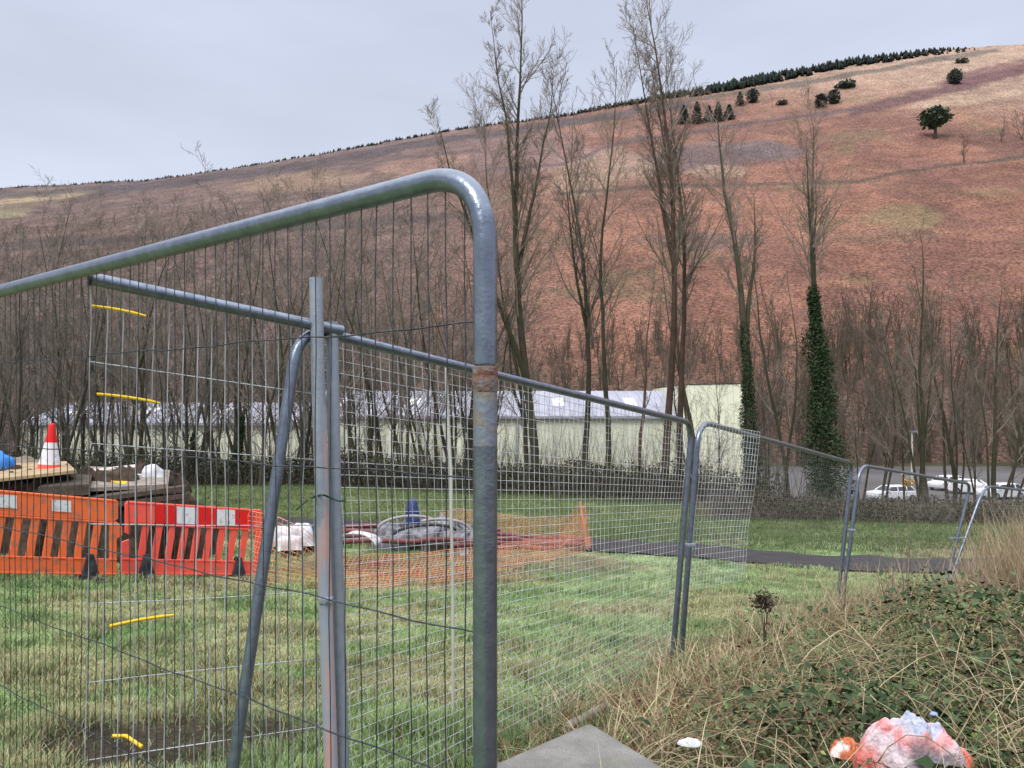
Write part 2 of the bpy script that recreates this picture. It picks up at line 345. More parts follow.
# ------------------------------------------------------------------ hillside
def hill_colour(X, Y, Z):
    px = 512+F*X/Y; py = HOR-F*Z/Y
    a = fbm(X, Y, 60, 5, 31); b = fbm(X, Y*2.2, 14, 4, 33); c = fbm(X, Y, 160, 3, 37)
    red = np.array(srgb(160,108,92)); red2 = np.array(srgb(140,93,82)); pale = np.array(srgb(176,146,118)); grey = np.array(srgb(112,98,96)); oli = np.array(srgb(116,106,74))
    col = mix(red, red2, sm(.4,.6,a)); col = mix(col, np.array(srgb(184,128,106)), sm(.52,.7,b)*.35)
    col = mix(col, oli, sm(.60,.76,fbm(X, Y, 22, 4, 41))*.45)
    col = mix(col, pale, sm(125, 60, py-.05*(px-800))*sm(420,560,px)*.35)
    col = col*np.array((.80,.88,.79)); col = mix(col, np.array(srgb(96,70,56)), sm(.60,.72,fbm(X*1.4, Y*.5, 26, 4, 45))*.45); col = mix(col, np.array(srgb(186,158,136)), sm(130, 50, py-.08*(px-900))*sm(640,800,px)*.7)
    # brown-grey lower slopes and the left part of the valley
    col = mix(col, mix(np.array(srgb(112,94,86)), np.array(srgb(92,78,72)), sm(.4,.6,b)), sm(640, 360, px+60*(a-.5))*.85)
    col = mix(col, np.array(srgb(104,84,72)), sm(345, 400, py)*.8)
    n1 = fbm(X, Y, 18, 3, 51)-.5; n2 = fbm(X, Y, 7, 3, 53)-.5
    def blob(cx, cy, rx, ry, colr, k=1., ang=0, rough=.9):
        ca, sa = math.cos(ang), math.sin(ang); dx = px-cx; dy = py-cy
        u = (dx*ca+dy*sa)/rx; v = (-dx*sa+dy*ca)/ry
        return mix(col, np.array(colr), sm(1.2, .75, np.sqrt(u*u+v*v)+rough*n1+.5*rough*n2)*k)
    def line(pts, w, colr, k=.8):
        p = np.array(pts, float); yy = np.interp(px, p[:,0], p[:,1]) + 5*n1
        return mix(col, np.array(colr), sm(w, w*.3, np.abs(py-yy)+w*.6*n2)*sm(p[0,0]-5,p[0,0]+5,px)*sm(p[-1,0]+5,p[-1,0]-5,px)*k)
    col = blob(700,158,95,13,srgb(112,96,94),.7,-.08)
    col = blob(765,150,42,9,srgb(104,90,90),.6)
    col = blob(600,170,55,20,srgb(156,130,108),.75,-.1)
    col = blob(720,172,30,8,srgb(160,134,112),.7)
    col = blob(905,218,45,13,srgb(132,116,82),.7)
    col = blob(890,235,60,8,srgb(112,92,76),.5)
    col = blob(960,100,55,5,srgb(176,150,126),.8,-.12)
    col = line([(850,112),(900,100),(960,86),(1040,64),(1300,20)], 8, srgb(92,62,62), .8)
    col = blob(1000,72,60,8,srgb(108,70,68),.75,-.2)
    col = blob(700,240,60,10,srgb(92,80,74),.6)
    col = blob(520,150,70,22,srgb(124,100,96),.6)
    col = blob(30,198,55,9,srgb(160,140,108),.9,-.12,.5); col = blob(5,212,30,6,srgb(140,130,96),.7,0,.5)
    col = blob(300,182,60,9,srgb(138,114,92),.75,-.1); col = blob(420,165,50,8,srgb(150,116,98),.6,-.15)
    col = line([(560,195),(640,187),(760,184),(860,182),(900,172),(1024,156),(1300,140)], 2.6, srgb(84,72,60), .85)
    col = line([(480,172),(560,165),(620,143),(720,128),(800,116),(860,110)], 2.6, srgb(92,76,78), .8)
    col = line([(-400,285),(0,246),(120,240),(300,228),(480,214)], 6, srgb(72,64,60), .7)
    col = line([(-400,232),(0,208),(200,182),(330,166),(480,150)], 3, srgb(84,70,66), .6)
    col = line([(-400,215),(0,194),(150,186),(300,166),(450,139),(560,124),(690,103)], 6, srgb(74,64,64), .85)
    col = line([(690,100),(800,84),(900,66),(1000,50)], 4, srgb(80,78,66), .7)
    col = mix(col, np.array(srgb(150,148,160)), np.full(px.shape, .05)+.07*sm(200,520,Y))  # distance haze mixed into the hill colour, stronger with depth
    return col
hx = axis([(-1500,-420,40),(-420,420,420),(420,1500,40)])
hy = axis([(112,180,70),(180,520,330),(520,1500,30)])
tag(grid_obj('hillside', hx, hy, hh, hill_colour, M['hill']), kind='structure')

# ------------------------------------------------------------------ paths / car park
def strip(name, ctr, width, m, off, hf=gh, n=120, wob=.12):
    P = np.array(ctr, float); s = np.concatenate([[0], np.cumsum(np.hypot(*np.diff(P, axis=0).T))]); t = np.linspace(0, s[-1], n)
    x = np.interp(t, s, P[:,0]); y = np.interp(t, s, P[:,1])
    for _ in range(6): x[1:-1] = (x[:-2]+x[1:-1]*2+x[2:])/4; y[1:-1] = (y[:-2]+y[1:-1]*2+y[2:])/4
    dx = np.gradient(x); dy = np.gradient(y); L = np.hypot(dx, dy); nx = -dy/L; ny = dx/L; k = 9
    V = []
    for j in range(k):
        u = (j/(k-1)-.5)*width; e = wob*(fbm(t, np.full(n, 3.*j), .7, 3, 60+(j > 4))-.5)*2*(1 if j in (0, k-1) else 0)
        X = x+nx*(u+e); Y = y+ny*(u+e); V.append(np.stack([X, Y, hf(X, Y)+off], -1))
    V = np.stack(V, 1).reshape(-1, 3); i = np.arange(n*k).reshape(n, k)
    q = np.stack([i[:-1,:-1], i[1:,:-1], i[1:,1:], i[:-1,1:]], -1).reshape(-1, 4)
    return tag(np_mesh(name, V, q.ravel(), np.full(len(q), 4), m, smooth=True), kind='structure')
strip('path', [(-30,25),(-15,21),(-5,18.4),(-1,16.7),(1.6,15.75),(3.65,14.95),(5.8,13.9),(8.0,13.4),(12,13.6),(24,15)], 1.9, M['asphalt'], .035, n=420)
mb = MB(); mb.quad((22,58,-8.47),(110,58,-8.47),(150,112,-8.47),(26,112,-8.47)); tag(mb.build('car_park', M['carpark']), kind='structure')

# ------------------------------------------------------------------ fence panels
def wire_mesh(TL, TR, BR, BL, du, dv, r, m, name, parent, wob=.004, ncross=14, skip=None, extra=.0, ru=None):
    """vertical wires every du along the top, horizontal wires every dv; drawn as thin tubes"""
    TL, TR, BR, BL = map(Vector, (TL, TR, BR, BL)); mb = MB()
    Lu = (TR-TL).length; Lv = (BL-TL).length; nrm = (TR-TL).cross(BL-TL).normalized()
    nu = max(2, round(Lu/du)); nv = max(2, round(Lv/dv)); sd = random.random()*50
    def P(u, v):
        p = (TL*(1-u)+TR*u)*(1-v)+(BL*(1-u)+BR*u)*v
        w = float(vnoise(u*Lu*2.2+sd, v*Lv*2.2, 1, 3))-.5; w2 = float(vnoise(u*Lu*7+sd, v*Lv*5, 1, 5))-.5
        e = math.sin(math.pi*min(max(v,0),1))
        return p+nrm*(w*wob*8*e)+(TR-TL).normalized()*(w2*wob*2)
    for i in range(nu+1):
        u = i/nu
        if skip and skip(u, None): continue
        mb.tube([P(u, -extra+(1+extra)*k/ncross) for k in range(ncross+1)], r, 4, False)
    nseg = max(12, nu//2)
    for j in range(nv+1):
        v = j/nv
        mb.tube([P(k/nseg, v)+nrm*r*1.5 for k in range(nseg+1)], ru or r, 4, False)
    return mb.build(name, m, parent, True)

# A: the near panel -----------------------------------------------------------
PA = Vector((-.046,1.32,0)); DA = Vector((-.804,.595,0)); TOPA = .412
def A(t, z): return PA+DA*t+Vector((0,0,z))
rootA = empty('fence_panel', A(0,-1.62), 'nearest temporary fence panel with thick rounded steel frame and rusty joint on its upright', 'fence')
tz = lambda t: TOPA-.014*t
fr = MB().tube(bend_path(A(0,.075), A(0,TOPA), A(1.7, tz(1.7)), .135, 14)[:-1]+[A(t,tz(t)) for t in (.6,1.2,1.8,2.4,3.0,3.3)]+bend_path(A(3.3,tz(3.3)),A(3.5,tz(3.5)),A(3.5,-1.6),.105,6)[1:], .0205, 20)
fr.build('frame', M['galv'], rootA, True)
MB().lathe(A(0,.055), [(.0208,.016),(.0216,.014),(.0220,.004),(.0212,.001),(.0212,-.004),(.0224,-.007),(.0224,-.014),(.0213,-.017),(.0216,-.026),(.0208,-.028)][::-1], 24).build('joint_sleeve', M['rust'], rootA, True)
MB().tube([A(0,.0268), A(0,-.02), A(0,-.065)], .0208, 20).build('stained_upright_section', M['stain'], rootA, True)
MB().tube([A(0,-.0653), A(0,-.9), A(0,-1.62)], .0209, 20).build('upright', M['galv'], rootA, True)
MB().tube([A(0,-1.52), A(1.7,-1.52), A(3.5,-1.52)], .016, 12).build('bottom_rail', M['galv_dull'], rootA, True)
mbw = MB(); random.seed(5)
for i in range(1, 79):
    t = i*.0445; z0 = tz(t)-.015
    if t < .13: z0 = TOPA-.12+math.sqrt(max(0, .13**2-(.13-t)**2))*.9-.015
    ww = random.uniform(-.004,.004)
    mbw.tube([A(t+ww*math.sin(k*.9+i)+.0015*math.sin(k*2.3), z0+(-1.52-z0)*k/14)+Vector((0,.003*math.sin(k*.8+i*.3),0)) for k in range(15)], .00125, 5, False)
ZL = [.147,-.122,-.391,-.655,-.915,-1.18,-1.44]
for z in ZL:
    mbw.tube([A(k*3.5/60, z+.0025*math.sin(k*.6+z*9)+.0015*math.sin(k*1.7)) + Vector((.002,.004,0)) for k in range(61)], .0017, 5, False)
mbw.build('wire_mesh', M['wire_silhouette'], rootA, True)

# B: torn panel with open rail end and double upright -------------------------
B0 = W(88,278,2.36); B1 = W(342,331,2.87)
rootB = empty('fence_panel', W(331,860,2.8), 'torn fence panel with open-ended top rail, tall double upright and yellow ties', 'fence')
d = (B1-B0)
MB().tube([B0, B0+d*.25, B0+d*.5, B0+d*.75, B1], .0205, 18, False).build('top_rail', M['galv'], rootB, True)
MB().tube([B0+d*.0, B0+d*.012], [.0215,.0215], 18, False).build('rail_end_cap', M['black'], rootB, True)
MB().tube([B0+d*.004, B0+d*.03], [.0175,.0175], 18, True).build('rail_bore', M['black'], rootB, True)
MB().tube([W(316,278,2.80), W(318.4,395,2.79), W(324,560,2.77), W(331,768,2.75), W(335,870,2.73)], .0245, 16).build('upright', M['galv_dull'], rootB, True)
MB().tube([W(332,322,2.86), W(335,500,2.84), W(343,768,2.80), W(345,868,2.78)], .0235, 16).build('upright', M['galv_dull'], rootB, True)
MB().tube([W(319,405,2.79), W(324,560,2.77), W(331,768,2.75), W(335,869,2.73)], .0248, 16).build('rust_streaked_section', M['pinkrust'], rootB, True)
mbt = MB(); mbt.tube([W(312+i*3.0,498-3*math.sin(i*.5),2.72+.05*math.sin(i*1.1)) for i in range(12)], .004, 6)
mbt.tube([W(308-i*3,500+i*2.4,2.71) for i in range(5)], .003, 6); mbt.build('wire_tie', M['tie'], rootB, True)
BB0 = W(84,912,2.5); BB1 = W(334,860,2.8)
wire_mesh(B0+Vector((0,.01,0)), B1+Vector((-.06,.0,.0)), BB1, BB0, .046, .272, .0019, M['wire_mid'], 'wire_mesh', rootB, .006, 16)
for a, b, c in (((92,306),(146,316),0),((97,394),(160,403),0),((110,626),(174,615),0)):
    ya = 2.34; o = MB().tube([W(lerp(a[0],b[0],k/6), lerp(a[1],b[1],k/6)-1.2*math.sin(k/6*3.14), ya+.05*k/6) for k in range(7)], [.005]*6+[.0035], 6).build('cable_tie', M['yellow'], rootB, True)

# C/E/F/G ---------------------------------------------------------------------
def extend(top, low, d_low, zadd=0):
    """continue an upright down to the ground"""
    p, q = Vector(top), Vector(low); v = (q-p)/(p-q).length
    for k in range(400):
        q = q+v*.01
        if q.z < G(q.x, q.y)-.05: break
    return q
def panel(label, TLc, TRc, Lb, Rb, rad=.0205, bend=.12, du=.05, dv=.05, wr=.0011, wm='wire_light', mesh=None, bendR=None, name='fence_panel', sides=14, mesh_from=0):
    TLc, TRc, Lb, Rb = map(Vector, (TLc, TRc, Lb, Rb))
    root = empty(name, (Lb+Rb)/2, label, 'fence')
    p1 = bend_path(Lb, TLc, (TLc+TRc)/2, bend, 8); p2 = bend_path((TLc+TRc)/2, TRc, Rb, bendR or bend, 8)
    MB().tube(p1+p2[1:], rad, sides).build('frame', M['galv'], root, True)
    lo = .99
    MB().tube([TLc.lerp(Lb,lo), TRc.lerp(Rb,lo)], rad*.7, 10).build('bottom_rail', M['galv_dull'], root, True)
    if mesh is None: mesh = (TLc, TRc, TRc.lerp(Rb,lo), TLc.lerp(Lb,lo))
    wire_mesh(*mesh, du, dv, wr, M[wm], 'wire_mesh', root, .004)
    return root
# C
TL = W(299,327,2.78); TR = W(692,423,5.6)
Lb = extend(TL, W(233,768,2.6), 0); Rb = extend(TR, W(673,655,5.48), 0)
rC = panel('long leaning fence panel of fine square mesh between the double upright and far joint', TL, TR, Lb, Rb,
      mesh=(W(322,331,2.92), W(688,424,5.58), TR.lerp(Rb,.95)+Vector((-.02,0,0)), W(348,868,2.9)), bend=.14, wr=.0013, wm='wire_light')
# E
TLe = W(699,421,5.72); TRe = W(852,463,8.45)
Lbe = extend(TLe, W(681,655,5.6), 0); Rbe = extend(TRe, W(838,600,8.3), 0)
rE = panel('middle fence panel with a loose flap of bright mesh over its left part', TLe, TRe, Lbe, Rbe, wr=.0009, wm='wire_thin', bend=.2, bendR=.12)
wire_mesh(W(703,422,5.66), W(760,432,6.3), W(744,580,6.2), W(690,590,5.6), .05, .05, .0016, M['wire_light'], 'mesh_flap', rE, .006)
# F
TLf = W(860,465,8.62); TRf = W(971,484,11.0)
Lbf = extend(TLf, W(843,600,8.45), 0); Rbf = extend(TRf, W(944,590,10.8), 0)
rF = panel('far fence panel in front of the parked white cars', TLf, TRf, Lbf, Rbf, wr=.0008, wm='wire_thin', bend=.2)
# G
TLg = W(984,486,11.15); TRg = Vector((9.5,13.5,-1.5))
Lbg = extend(TLg, W(952,575,10.9), 0); Rbg = extend(TRg, Vector((9.3,13.4,-2.2)), 0)
rG = panel('farthest fence panel running out behind tall dead grass', TLg, TRg, Lbg, Rbg, wr=.0008, wm='wire_thin', bend=.32)
def clip(p, parent, w=.11):
    mb = MB(); mb.box(p, (w,.03,.022)); mb.tube([Vector(p)+Vector((0,-.03,0)), Vector(p)+Vector((0,.03,0))], .008, 6)
    o = mb.build('coupler_clip', M['galv_dull'], parent); bevel(o, .003)
clip(W(688,545,5.55), rC); clip(W(850,530,8.4), rE, .12); clip(W(957,538,10.9), rF, .22); clip(W(326,600,2.75), rB if False else rootB, .05)

# bent pale rod behind panel C
o = MB().tube([W(446,366,4.35), W(448,420,4.35), W(451,470,4.33), W(451.5,530,4.32), W(453,600,4.3), W(453,722,4.28)], [.008,.009,.009,.009,.009,.009], 8).build('bent_rod', M['post_white'], None, True)
tag(o, 'thin pale bent rod standing upright behind the fine mesh left of the nearest upright', 'rod')
o = MB().tube([W(112,736,3.55), W(126,736,3.55), W(142,747,3.5)], .009, 6).build('yellow_strap', M['yellow'], None, True)
tag(o, 'short bent yellow strap lying on the muddy patch at lower left', 'strap')

# ------------------------------------------------------------------ barriers
def barrier(label, P0, P1, body, stripes, L=2.0):
    P0, P1 = Vector(P0), Vector(P1); u = (P1-P0).normalized(); n = Vector((u.y,-u.x,0)).normalized()
    if n.y > 0: n = -n
    up = Vector((0,0,1)); T = .045
    root = empty('traffic_barrier', P0, label, 'barrier')
    def Q(x, z, o=0): return P0+u*x+up*z+n*o
    mb = MB()
    def pl(pts, T=T, o=0): mb.prism([Q(x, z, o) for x, z in pts], -n*T)
    pl([(.10,.72),(L-.06,.72),(L,.76),(L,.98),(L-.03,1.0),(.10,1.0)]); pl([(0,.04),(L-.02,.04),(L-.02,.22),(0,.22)])
    pl([(.0,.22),(.10,.22),(.10,.50),(0,.46)]); pl([(.04,.58),(.10,.55),(.10,1.0),(.07,1.0),(.04,.96)])
    pl([(L-.10,.22),(L-.02,.22),(L-.02,.5),(L+.05,.55),(L+.05,.66),(L-.02,.72),(L-.10,.72)])
    nb = 10; x0 = .10; x1 = L-.10; st = (x1-x0)/nb
    for i in range(1, nb):
        x = x0+st*i; s = .035
        mb.prism([Q(x-.045-s,.22,-.004), Q(x+.040-s,.22,-.004), Q(x+.045+s,.72,-.004), Q(x-.040+s,.72,-.004)], -n*(T-.008))
    # raised rims
    for z in (.235,.705,.985,.05): mb.prism([Q(.0+.1*(z > .3), z-.012,.01), Q(L-.02, z-.012,.01), Q(L-.02, z+.012,.01), Q(.0+.1*(z > .3), z+.012,.01)], -n*.012)
    o = mb.build('barrier_panel', body, root); bevel(o, .008, 2)
    for xa, xb, za, zb, m in stripes:
        s = MB(); s.prism([Q(xa,za,.013), Q(xb,za,.013), Q(xb,zb,.013), Q(xa,zb,.013)], -n*.004)
        s.build('reflective_strip', m, root)
    for fx in (.30, L-.35):
        s = MB(); c = Q(fx, 0)
        s.prism([Q(fx-.12,-.02,.03), Q(fx+.12,-.02,.03), Q(fx+.035,.30,.03), Q(fx-.035,.30,.03)], -n*.10)
        s.prism([Q(fx-.03,-.04,.34), Q(fx+.03,-.04,.34), Q(fx+.03,.03,.32), Q(fx-.03,.03,.32)], -n*.72)
        s.prism([Q(fx-.06,-.05,.40), Q(fx+.06,-.05,.40), Q(fx+.05,.0,.38), Q(fx-.05,.0,.38)], -n*.12)
        o = s.build('foot', M['black'], root); bevel(o, .008)
    return root
pa = W(0,577,8.85); pb = W(120,578,9.9); ul = (pb-pa).normalized()
Wt, Rd = M['white'], M['red']
barrier('orange slotted plastic barrier with a white sticker, at the left edge', pb-ul*2.02, pb-ul*.04, M['orange'], [(.62,.82,.80,.95,Wt),(1.20,1.42,.80,.94,Wt)])
pa2 = W(122,577,10.1); pb2 = W(262,578,11.3)
barrier('red slotted plastic barrier with red and white reflective strip below the double upright', pa2, pb2, M['redpl'],
        [(.42+i*.27,.42+(i+1)*.27-.004,.74,.972,(Rd,Wt)[i % 2]) for i in range(5)], L=(pb2-pa2).length)

# ------------------------------------------------------------------ soil heap, boards, cone
def lump(name, m, cx, cy, z0, rx, ry, h, label, cat, n=40, pw=3.0, rough=.18, rot=0, sc=.6, parent=None, hang=False):
    u = np.linspace(-1, 1, n); U, V = np.meshgrid(u, u)
    # map square to superellipse
    X = U*rx; Y = V*ry; rr = (np.abs(U)**pw+np.abs(V)**pw)
    prof = np.clip(1-rr**1.6, 0, 1)**.45
    nz = fbm(X+cx, Y+cy, sc, 4, 71+n)
    Z = h*prof*(1+rough*1.4*(nz-.5)) - (prof <= 0)*.05
    ex = 1+rough*.5*(fbm(X+9, Y, sc*.8, 3, 77)-.5); X = X*ex; Y = Y*ex
    c, s = math.cos(rot), math.sin(rot); XX = cx+X*c-Y*s; YY = cy+X*s+Y*c
    P = np.stack([XX, YY, z0+Z], -1).reshape(-1, 3); i = np.arange(n*n).reshape(n, n)
    q = np.stack([i[:-1,:-1], i[:-1,1:], i[1:,1:], i[1:,:-1]], -1).reshape(-1, 4)
    o = np_mesh(name, P, q.ravel(), np.full(len(q), 4), m, parent=parent, smooth=True)
    if label: tag(o, label, cat)
    return o
lump('soil_heap', M['soil'], -8.05, 12.5, -2.6, 2.75, 1.25, 1.36, 'steep heap of dark excavated soil behind the two barriers', 'soil heap', 110, 6, .6, .0, .35)
def board(name, label, corners, th, m, cat):
    mb = MB(); mb.prism([Vector(c) for c in corners], (0,0,-th)); o = mb.build(name, m); bevel(o, .004); tag(o, label, cat); return o
board('plywood_sheet', 'yellowish plywood sheet on the soil heap below the traffic cone', [W(-60,485,10.9), W(76,470,11.5), W(66,461,13.0), W(-60,466,12.9)], .05, M['ply'], 'board')
board('plywood_sheet', 'grey weathered board on the right end of the soil heap', [W(84,488,11.4), W(168,484,11.7), W(170,470,13.2), W(88,466,13.2)], .06, M['greywood'], 'board')
board('timber_beam', 'dark square timber between the two board sheets on the heap', [W(38,487,11.3), W(90,484,11.35), W(92,474,12.0), W(60,474,12.0)], .16, M['darkwood'], 'beam')
board('timber_plank', 'pale plank lying diagonally on top of the grey board', [W(84,472,12.5), W(86,469.5,12.7), W(142,463.5,13.2), W(142,466,13.1)], .03, M['palewood'], 'plank')
board('timber_plank', 'short yellow-painted plank on the grey board', [W(96,477,12.0), W(99,474.5,12.2), W(128,481,11.9), W(125,484,11.7)], .03, M['yellow'], 'plank')
board('timber_plank', 'white plank offcut next to the white bag on the heap', [W(128,474,12.5), W(130,471,12.7), W(152,472,12.7), W(152,475,12.5)], .03, M['sack'], 'plank')
board('timber_beam', 'dark beam under the front edge of the grey board', [W(82,503,11.2), W(165,490,11.3), W(165,486,11.6), W(82,496,11.5)], .12, M['darkwood'], 'beam')
for q, (xa, ya, xb, yb_, lb) in enumerate(((96,497,186,486,'upper one of the dark planks sticking out at the right end of the heap'),(104,504,190,493,'lower one of the dark planks sticking out at the right end of the heap'))):
    board('timber_plank', lb, [W(xa,ya,11.15), W(xb,yb_,11.25), W(xb,yb_-1.5,11.5), W(xa,ya-2,11.4)], .07, M['darkwood'], 'plank')
lump('plastic_bag', M['sack'], *W(153,476,12.4).xy, W(153,476,12.4).z, .17, .14, .16, 'small white plastic bag on the end of the grey board', 'bag', 22, 2, .7, .3, .08)
lump('plastic_bag', M['blue'], *W(1,474,12.1).xy, W(1,476,12.1).z, .22, .2, .32, 'bright blue plastic bag on the heap left of the traffic cone', 'bag', 26, 2.5, .6, .3, .12)
lump('rubble_pile', M['stone'], *W(20,474,13.3).xy, W(20,478,13.3).z, .9, .35, .30, 'small grey rubble pile behind the traffic cone', 'rubble', 34, 2, .8, 0, .18)
cb = W(49,473,12.0); rc = empty('traffic_cone', cb, 'red and white traffic cone standing on the plywood sheet on the soil heap', 'traffic cone')
Rm = Matrix.Rotation(.07, 3, 'Y')
mb = MB(); mb.box(cb+Vector((0,0,.02)), (.40,.40,.045), Matrix.Rotation(.5,3,'Z')); mb.lathe(cb+Vector((0,0,.04)), [(.175,0),(.165,.03),(.148,.10)], 24, Rm); o = mb.build('cone_base', M['redpl'], rc); bevel(o, .008)
MB().lathe(cb+Vector((0,0,.04)), [(.149,.10),(.085,.44)], 24, Rm).build('reflective_sleeve', M['white'], rc, True)
MB().lathe(cb+Vector((0,0,.04)), [(.0855,.44),(.046,.70),(.038,.73),(.02,.735)], 24, Rm).build('cone_tip', M['red'], rc, True)

# ------------------------------------------------------------------ orange net
def net(ctrl, label):
    """ctrl rows: (px, py, d, height, lean_x, lean_y)"""
    K = np.array(ctrl, float); base = np.array([list(W(*k[:3])) for k in K])
    s = np.concatenate([[0], np.cumsum(np.hypot(*np.diff(base[:, :2], axis=0).T))]); L = s[-1]; nu = int(L/.07); nv = 14
    t = np.linspace(0, L, nu+1); bx = np.interp(t, s, base[:,0]); by = np.interp(t, s, base[:,1]); hgt = np.interp(t, s, K[:,3]); lx = np.interp(t, s, K[:,4]); ly = np.interp(t, s, K[:,5])
    bz = gh(bx, by)+.02
    def P(i, v):
        tt = i/nu*L; h = hgt[i]; w = (vnoise(tt, v*2, .35, 81)-.5)*.12; sagz = (vnoise(tt, 0, .5, 83)-.5)*.12*v
        x = bx[i]+lx[i]*v+w*.6; y = by[i]+ly[i]*v+w
        z = bz[i]+h*v**(1.0)+sagz
        return Vector((x, y, max(float(z), G(x, y)+.012)))
    grid = [[P(i, j/nv) for j in range(nv+1)] for i in range(nu+1)]; mb = MB()
    for i in range(nu+1): mb.tube(grid[i], .0030, 3, False)
    for j in range(nv+1): mb.tube([grid[i][j] for i in range(nu+1)], .006 if j in (0, nv) else .0038, 3, False)
    o = mb.build('safety_net', M['net'], None); tag(o, label, 'netting')
net([(250,588,10.9,.95,0,0),(272,590,10.5,.9,0,.1),(295,590,10.3,.72,.1,.15),(312,586,10.4,.36,.1,.5),(360,584,10.6,.28,.0,.7),(430,580,11.0,.26,0,.7),(480,576,11.6,.28,0,.7),(520,566,12.7,.30,0,.5),(560,556,14.0,.34,0,.4),(583,552,14.8,.75,0,.2),(592,551,15.0,.9,-.12,.1),
     (585,546,15.8,.8,-.1,0),(560,540,16.4,.5,0,.1),(500,534,17.2,.5,0,.1),(440,528,18.2,.4,0,.1)], 'sagging orange mesh netting running from the red barrier around the pile of ducts')
o = MB().tube([W(588,556,14.9), W(585,530,14.9), W(580,502,14.9)], .02, 8).build('net_stake', M['net'], None, True); tag(o, 'orange-sleeved stake holding up the right corner of the netting', 'stake')

# ------------------------------------------------------------------ ducts and rubbish in the compound
random.seed(3)
spec = [(318,541,14.0,470,541,15.3,.05),(330,535,14.8,480,538,15.9,.05),(300,531,15.2,455,533,16.2,.055),(420,539,14.6,588,546,15.5,.05),(430,536,15.0,590,543,15.9,.05),(452,545,14.2,560,549,15.0,.045),(470,533,15.9,592,540,16.5,.05),(345,526,15.9,500,529,17.0,.05)]
labs = ['maroon duct pipe nearest the white bent sheet','maroon duct pipe just behind the front left one','maroon duct pipe reaching farthest left','long maroon duct pipe running to the net corner','maroon duct pipe lying beside the long one at the net corner','short maroon duct pipe in front, right of the nearest upright','maroon duct pipe at the back right next to the path','maroon duct pipe under the back of the sheeted pile']
for (x0,y0,d0,x1,y1,d1,r), lb in zip(spec, labs):
    a = W(x0,y0,d0); b = W(x1,y1,d1); pts = []
    for k in range(7):
        p = a.lerp(b,k/6); p.z = max(G(p.x,p.y)+r+.03, p.z) + .02*math.sin(k*2+x0); pts.append(p)
    tag(MB().tube(pts, r, 10).build('duct_pipe', M['maroon'], None, True), lb, 'pipe', 'maroon duct pipes')
def pz(px, py, d): p = W(px,py,d); return p
c = W(424,532,15.4); rp = empty('sheeted_pile', c, 'low pile wrapped in grey plastic sheeting inside the orange netting', 'pile')
lump('sheeting', M['greysheet'], c.x, c.y, G(c.x,c.y), 1.05, .55, .40, None, None, 80, 6, 1.2, .1, .22, rp)
mb = MB(); mb.box((c.x,c.y,G(c.x,c.y)+.07),(2.1,1.1,.12)); mb.build('pallet', M['darkwood'], rp)
def coil(name, label, px, py, d, R1, R2, r, m, turns=1, a0=0, a1=math.pi):
    c = W(px,py,d); c.z = max(c.z, G(c.x,c.y)+r+.02); pts = []
    for k in range(int(26*turns)+1):
        a = a0+(a1-a0)*k/(26*turns); pts.append(c+Vector((R1*math.cos(a), .25*math.cos(a*1.0)+.02*k/26, R2*math.sin(a))))
    tag(MB().tube(pts, r, 10).build(name, m, None, True), label, 'pipe')
coil('flexible_pipe', 'pale flexible pipe arching over the left of the sheeted pile', 408, 527, 14.3, .52, .20, .028, M['palepipe'], 1, .1, 3.3)
coil('flexible_pipe', 'pale flexible pipe curving down the right of the sheeted pile', 436, 534, 14.2, .62, .27, .028, M['palepipe'], 1, 0, 2.0)
coil('flexible_pipe', 'dark flexible pipe loop in front of the sheeted pile', 425, 534, 13.9, .55, .16, .028, M['black'], 1, 0, 3.1)
c = W(412,507,15.5); lump('plastic_sack', M['navy'], c.x, c.y, G(c.x,c.y)+.33, .15, .15, .62, 'dark navy plastic sack standing upright on the sheeted pile', 'sack', 26, 2.2, .5, .2, .12)
mb = MB(); 
def arch(label, px, py, d, w, h):
    c = W(px,py,d); n = 14; m_ = 8; v = []; f = []
    for i in range(n+1):
        a = math.pi*(i/n)*.92
        for j in range(m_+1):
            y = (j/m_-.5)*.5; r = 1+.12*(float(vnoise(i*.6, j*.6, 1, 91))-.5)
            v.append((c.x-w*math.cos(a)*r, c.y+y+.2*math.cos(a), c.z+h*math.sin(a)*r*(1-.25*j/m_)))
    for i in range(n):
        for j in range(m_): k = i*(m_+1)+j; f.append((k,k+1,k+m_+2,k+m_+1))
    me = bpy.data.meshes.new('bent_sheet'); me.from_pydata(v, [], f); me.materials.append(M['sack']); me.polygons.foreach_set('use_smooth',[True]*len(f))
    o = bpy.data.objects.new('bent_sheet', me); C.objects.link(o); o.modifiers.new('solid','SOLIDIFY').thickness = .02; tag(o, label, 'sheet')
arch('white bent plastic sheet arched on the ground right of the double upright', 360, 545, 12.4, .34, .22)
for (px,py,d,rx,h,lb) in ((282,521,14.0,.28,.26,'crumpled white sack nearest the red barrier'),(298,521,14.2,.3,.30,'crumpled white sack right against the left side of the double upright'),(290,524,13.6,.22,.17,'small crumpled white sack in front of the two larger ones')):
    c = W(px,py,d); lump('white_sack', M['sack'], c.x, c.y, min(c.z,G(c.x,c.y)+.18), rx, .25, h, lb, 'sack', 40, 3.4, .5, .2, .25)
c = W(312,519,14.4); lump('rubbish_sack', M['black'], c.x, c.y, G(c.x,c.y), .3, .25, .42, 'black rubbish sack beside the white sacks', 'sack', 26, 2.4, .6, .2, .15)
c = W(464,538,14.4); lump('white_tub', M['sack'], c.x, c.y, G(c.x,c.y), .09, .09, .22, 'small pale tub at the right end of the sheeted pile', 'tub', 20, 4, .2, .2, .3)

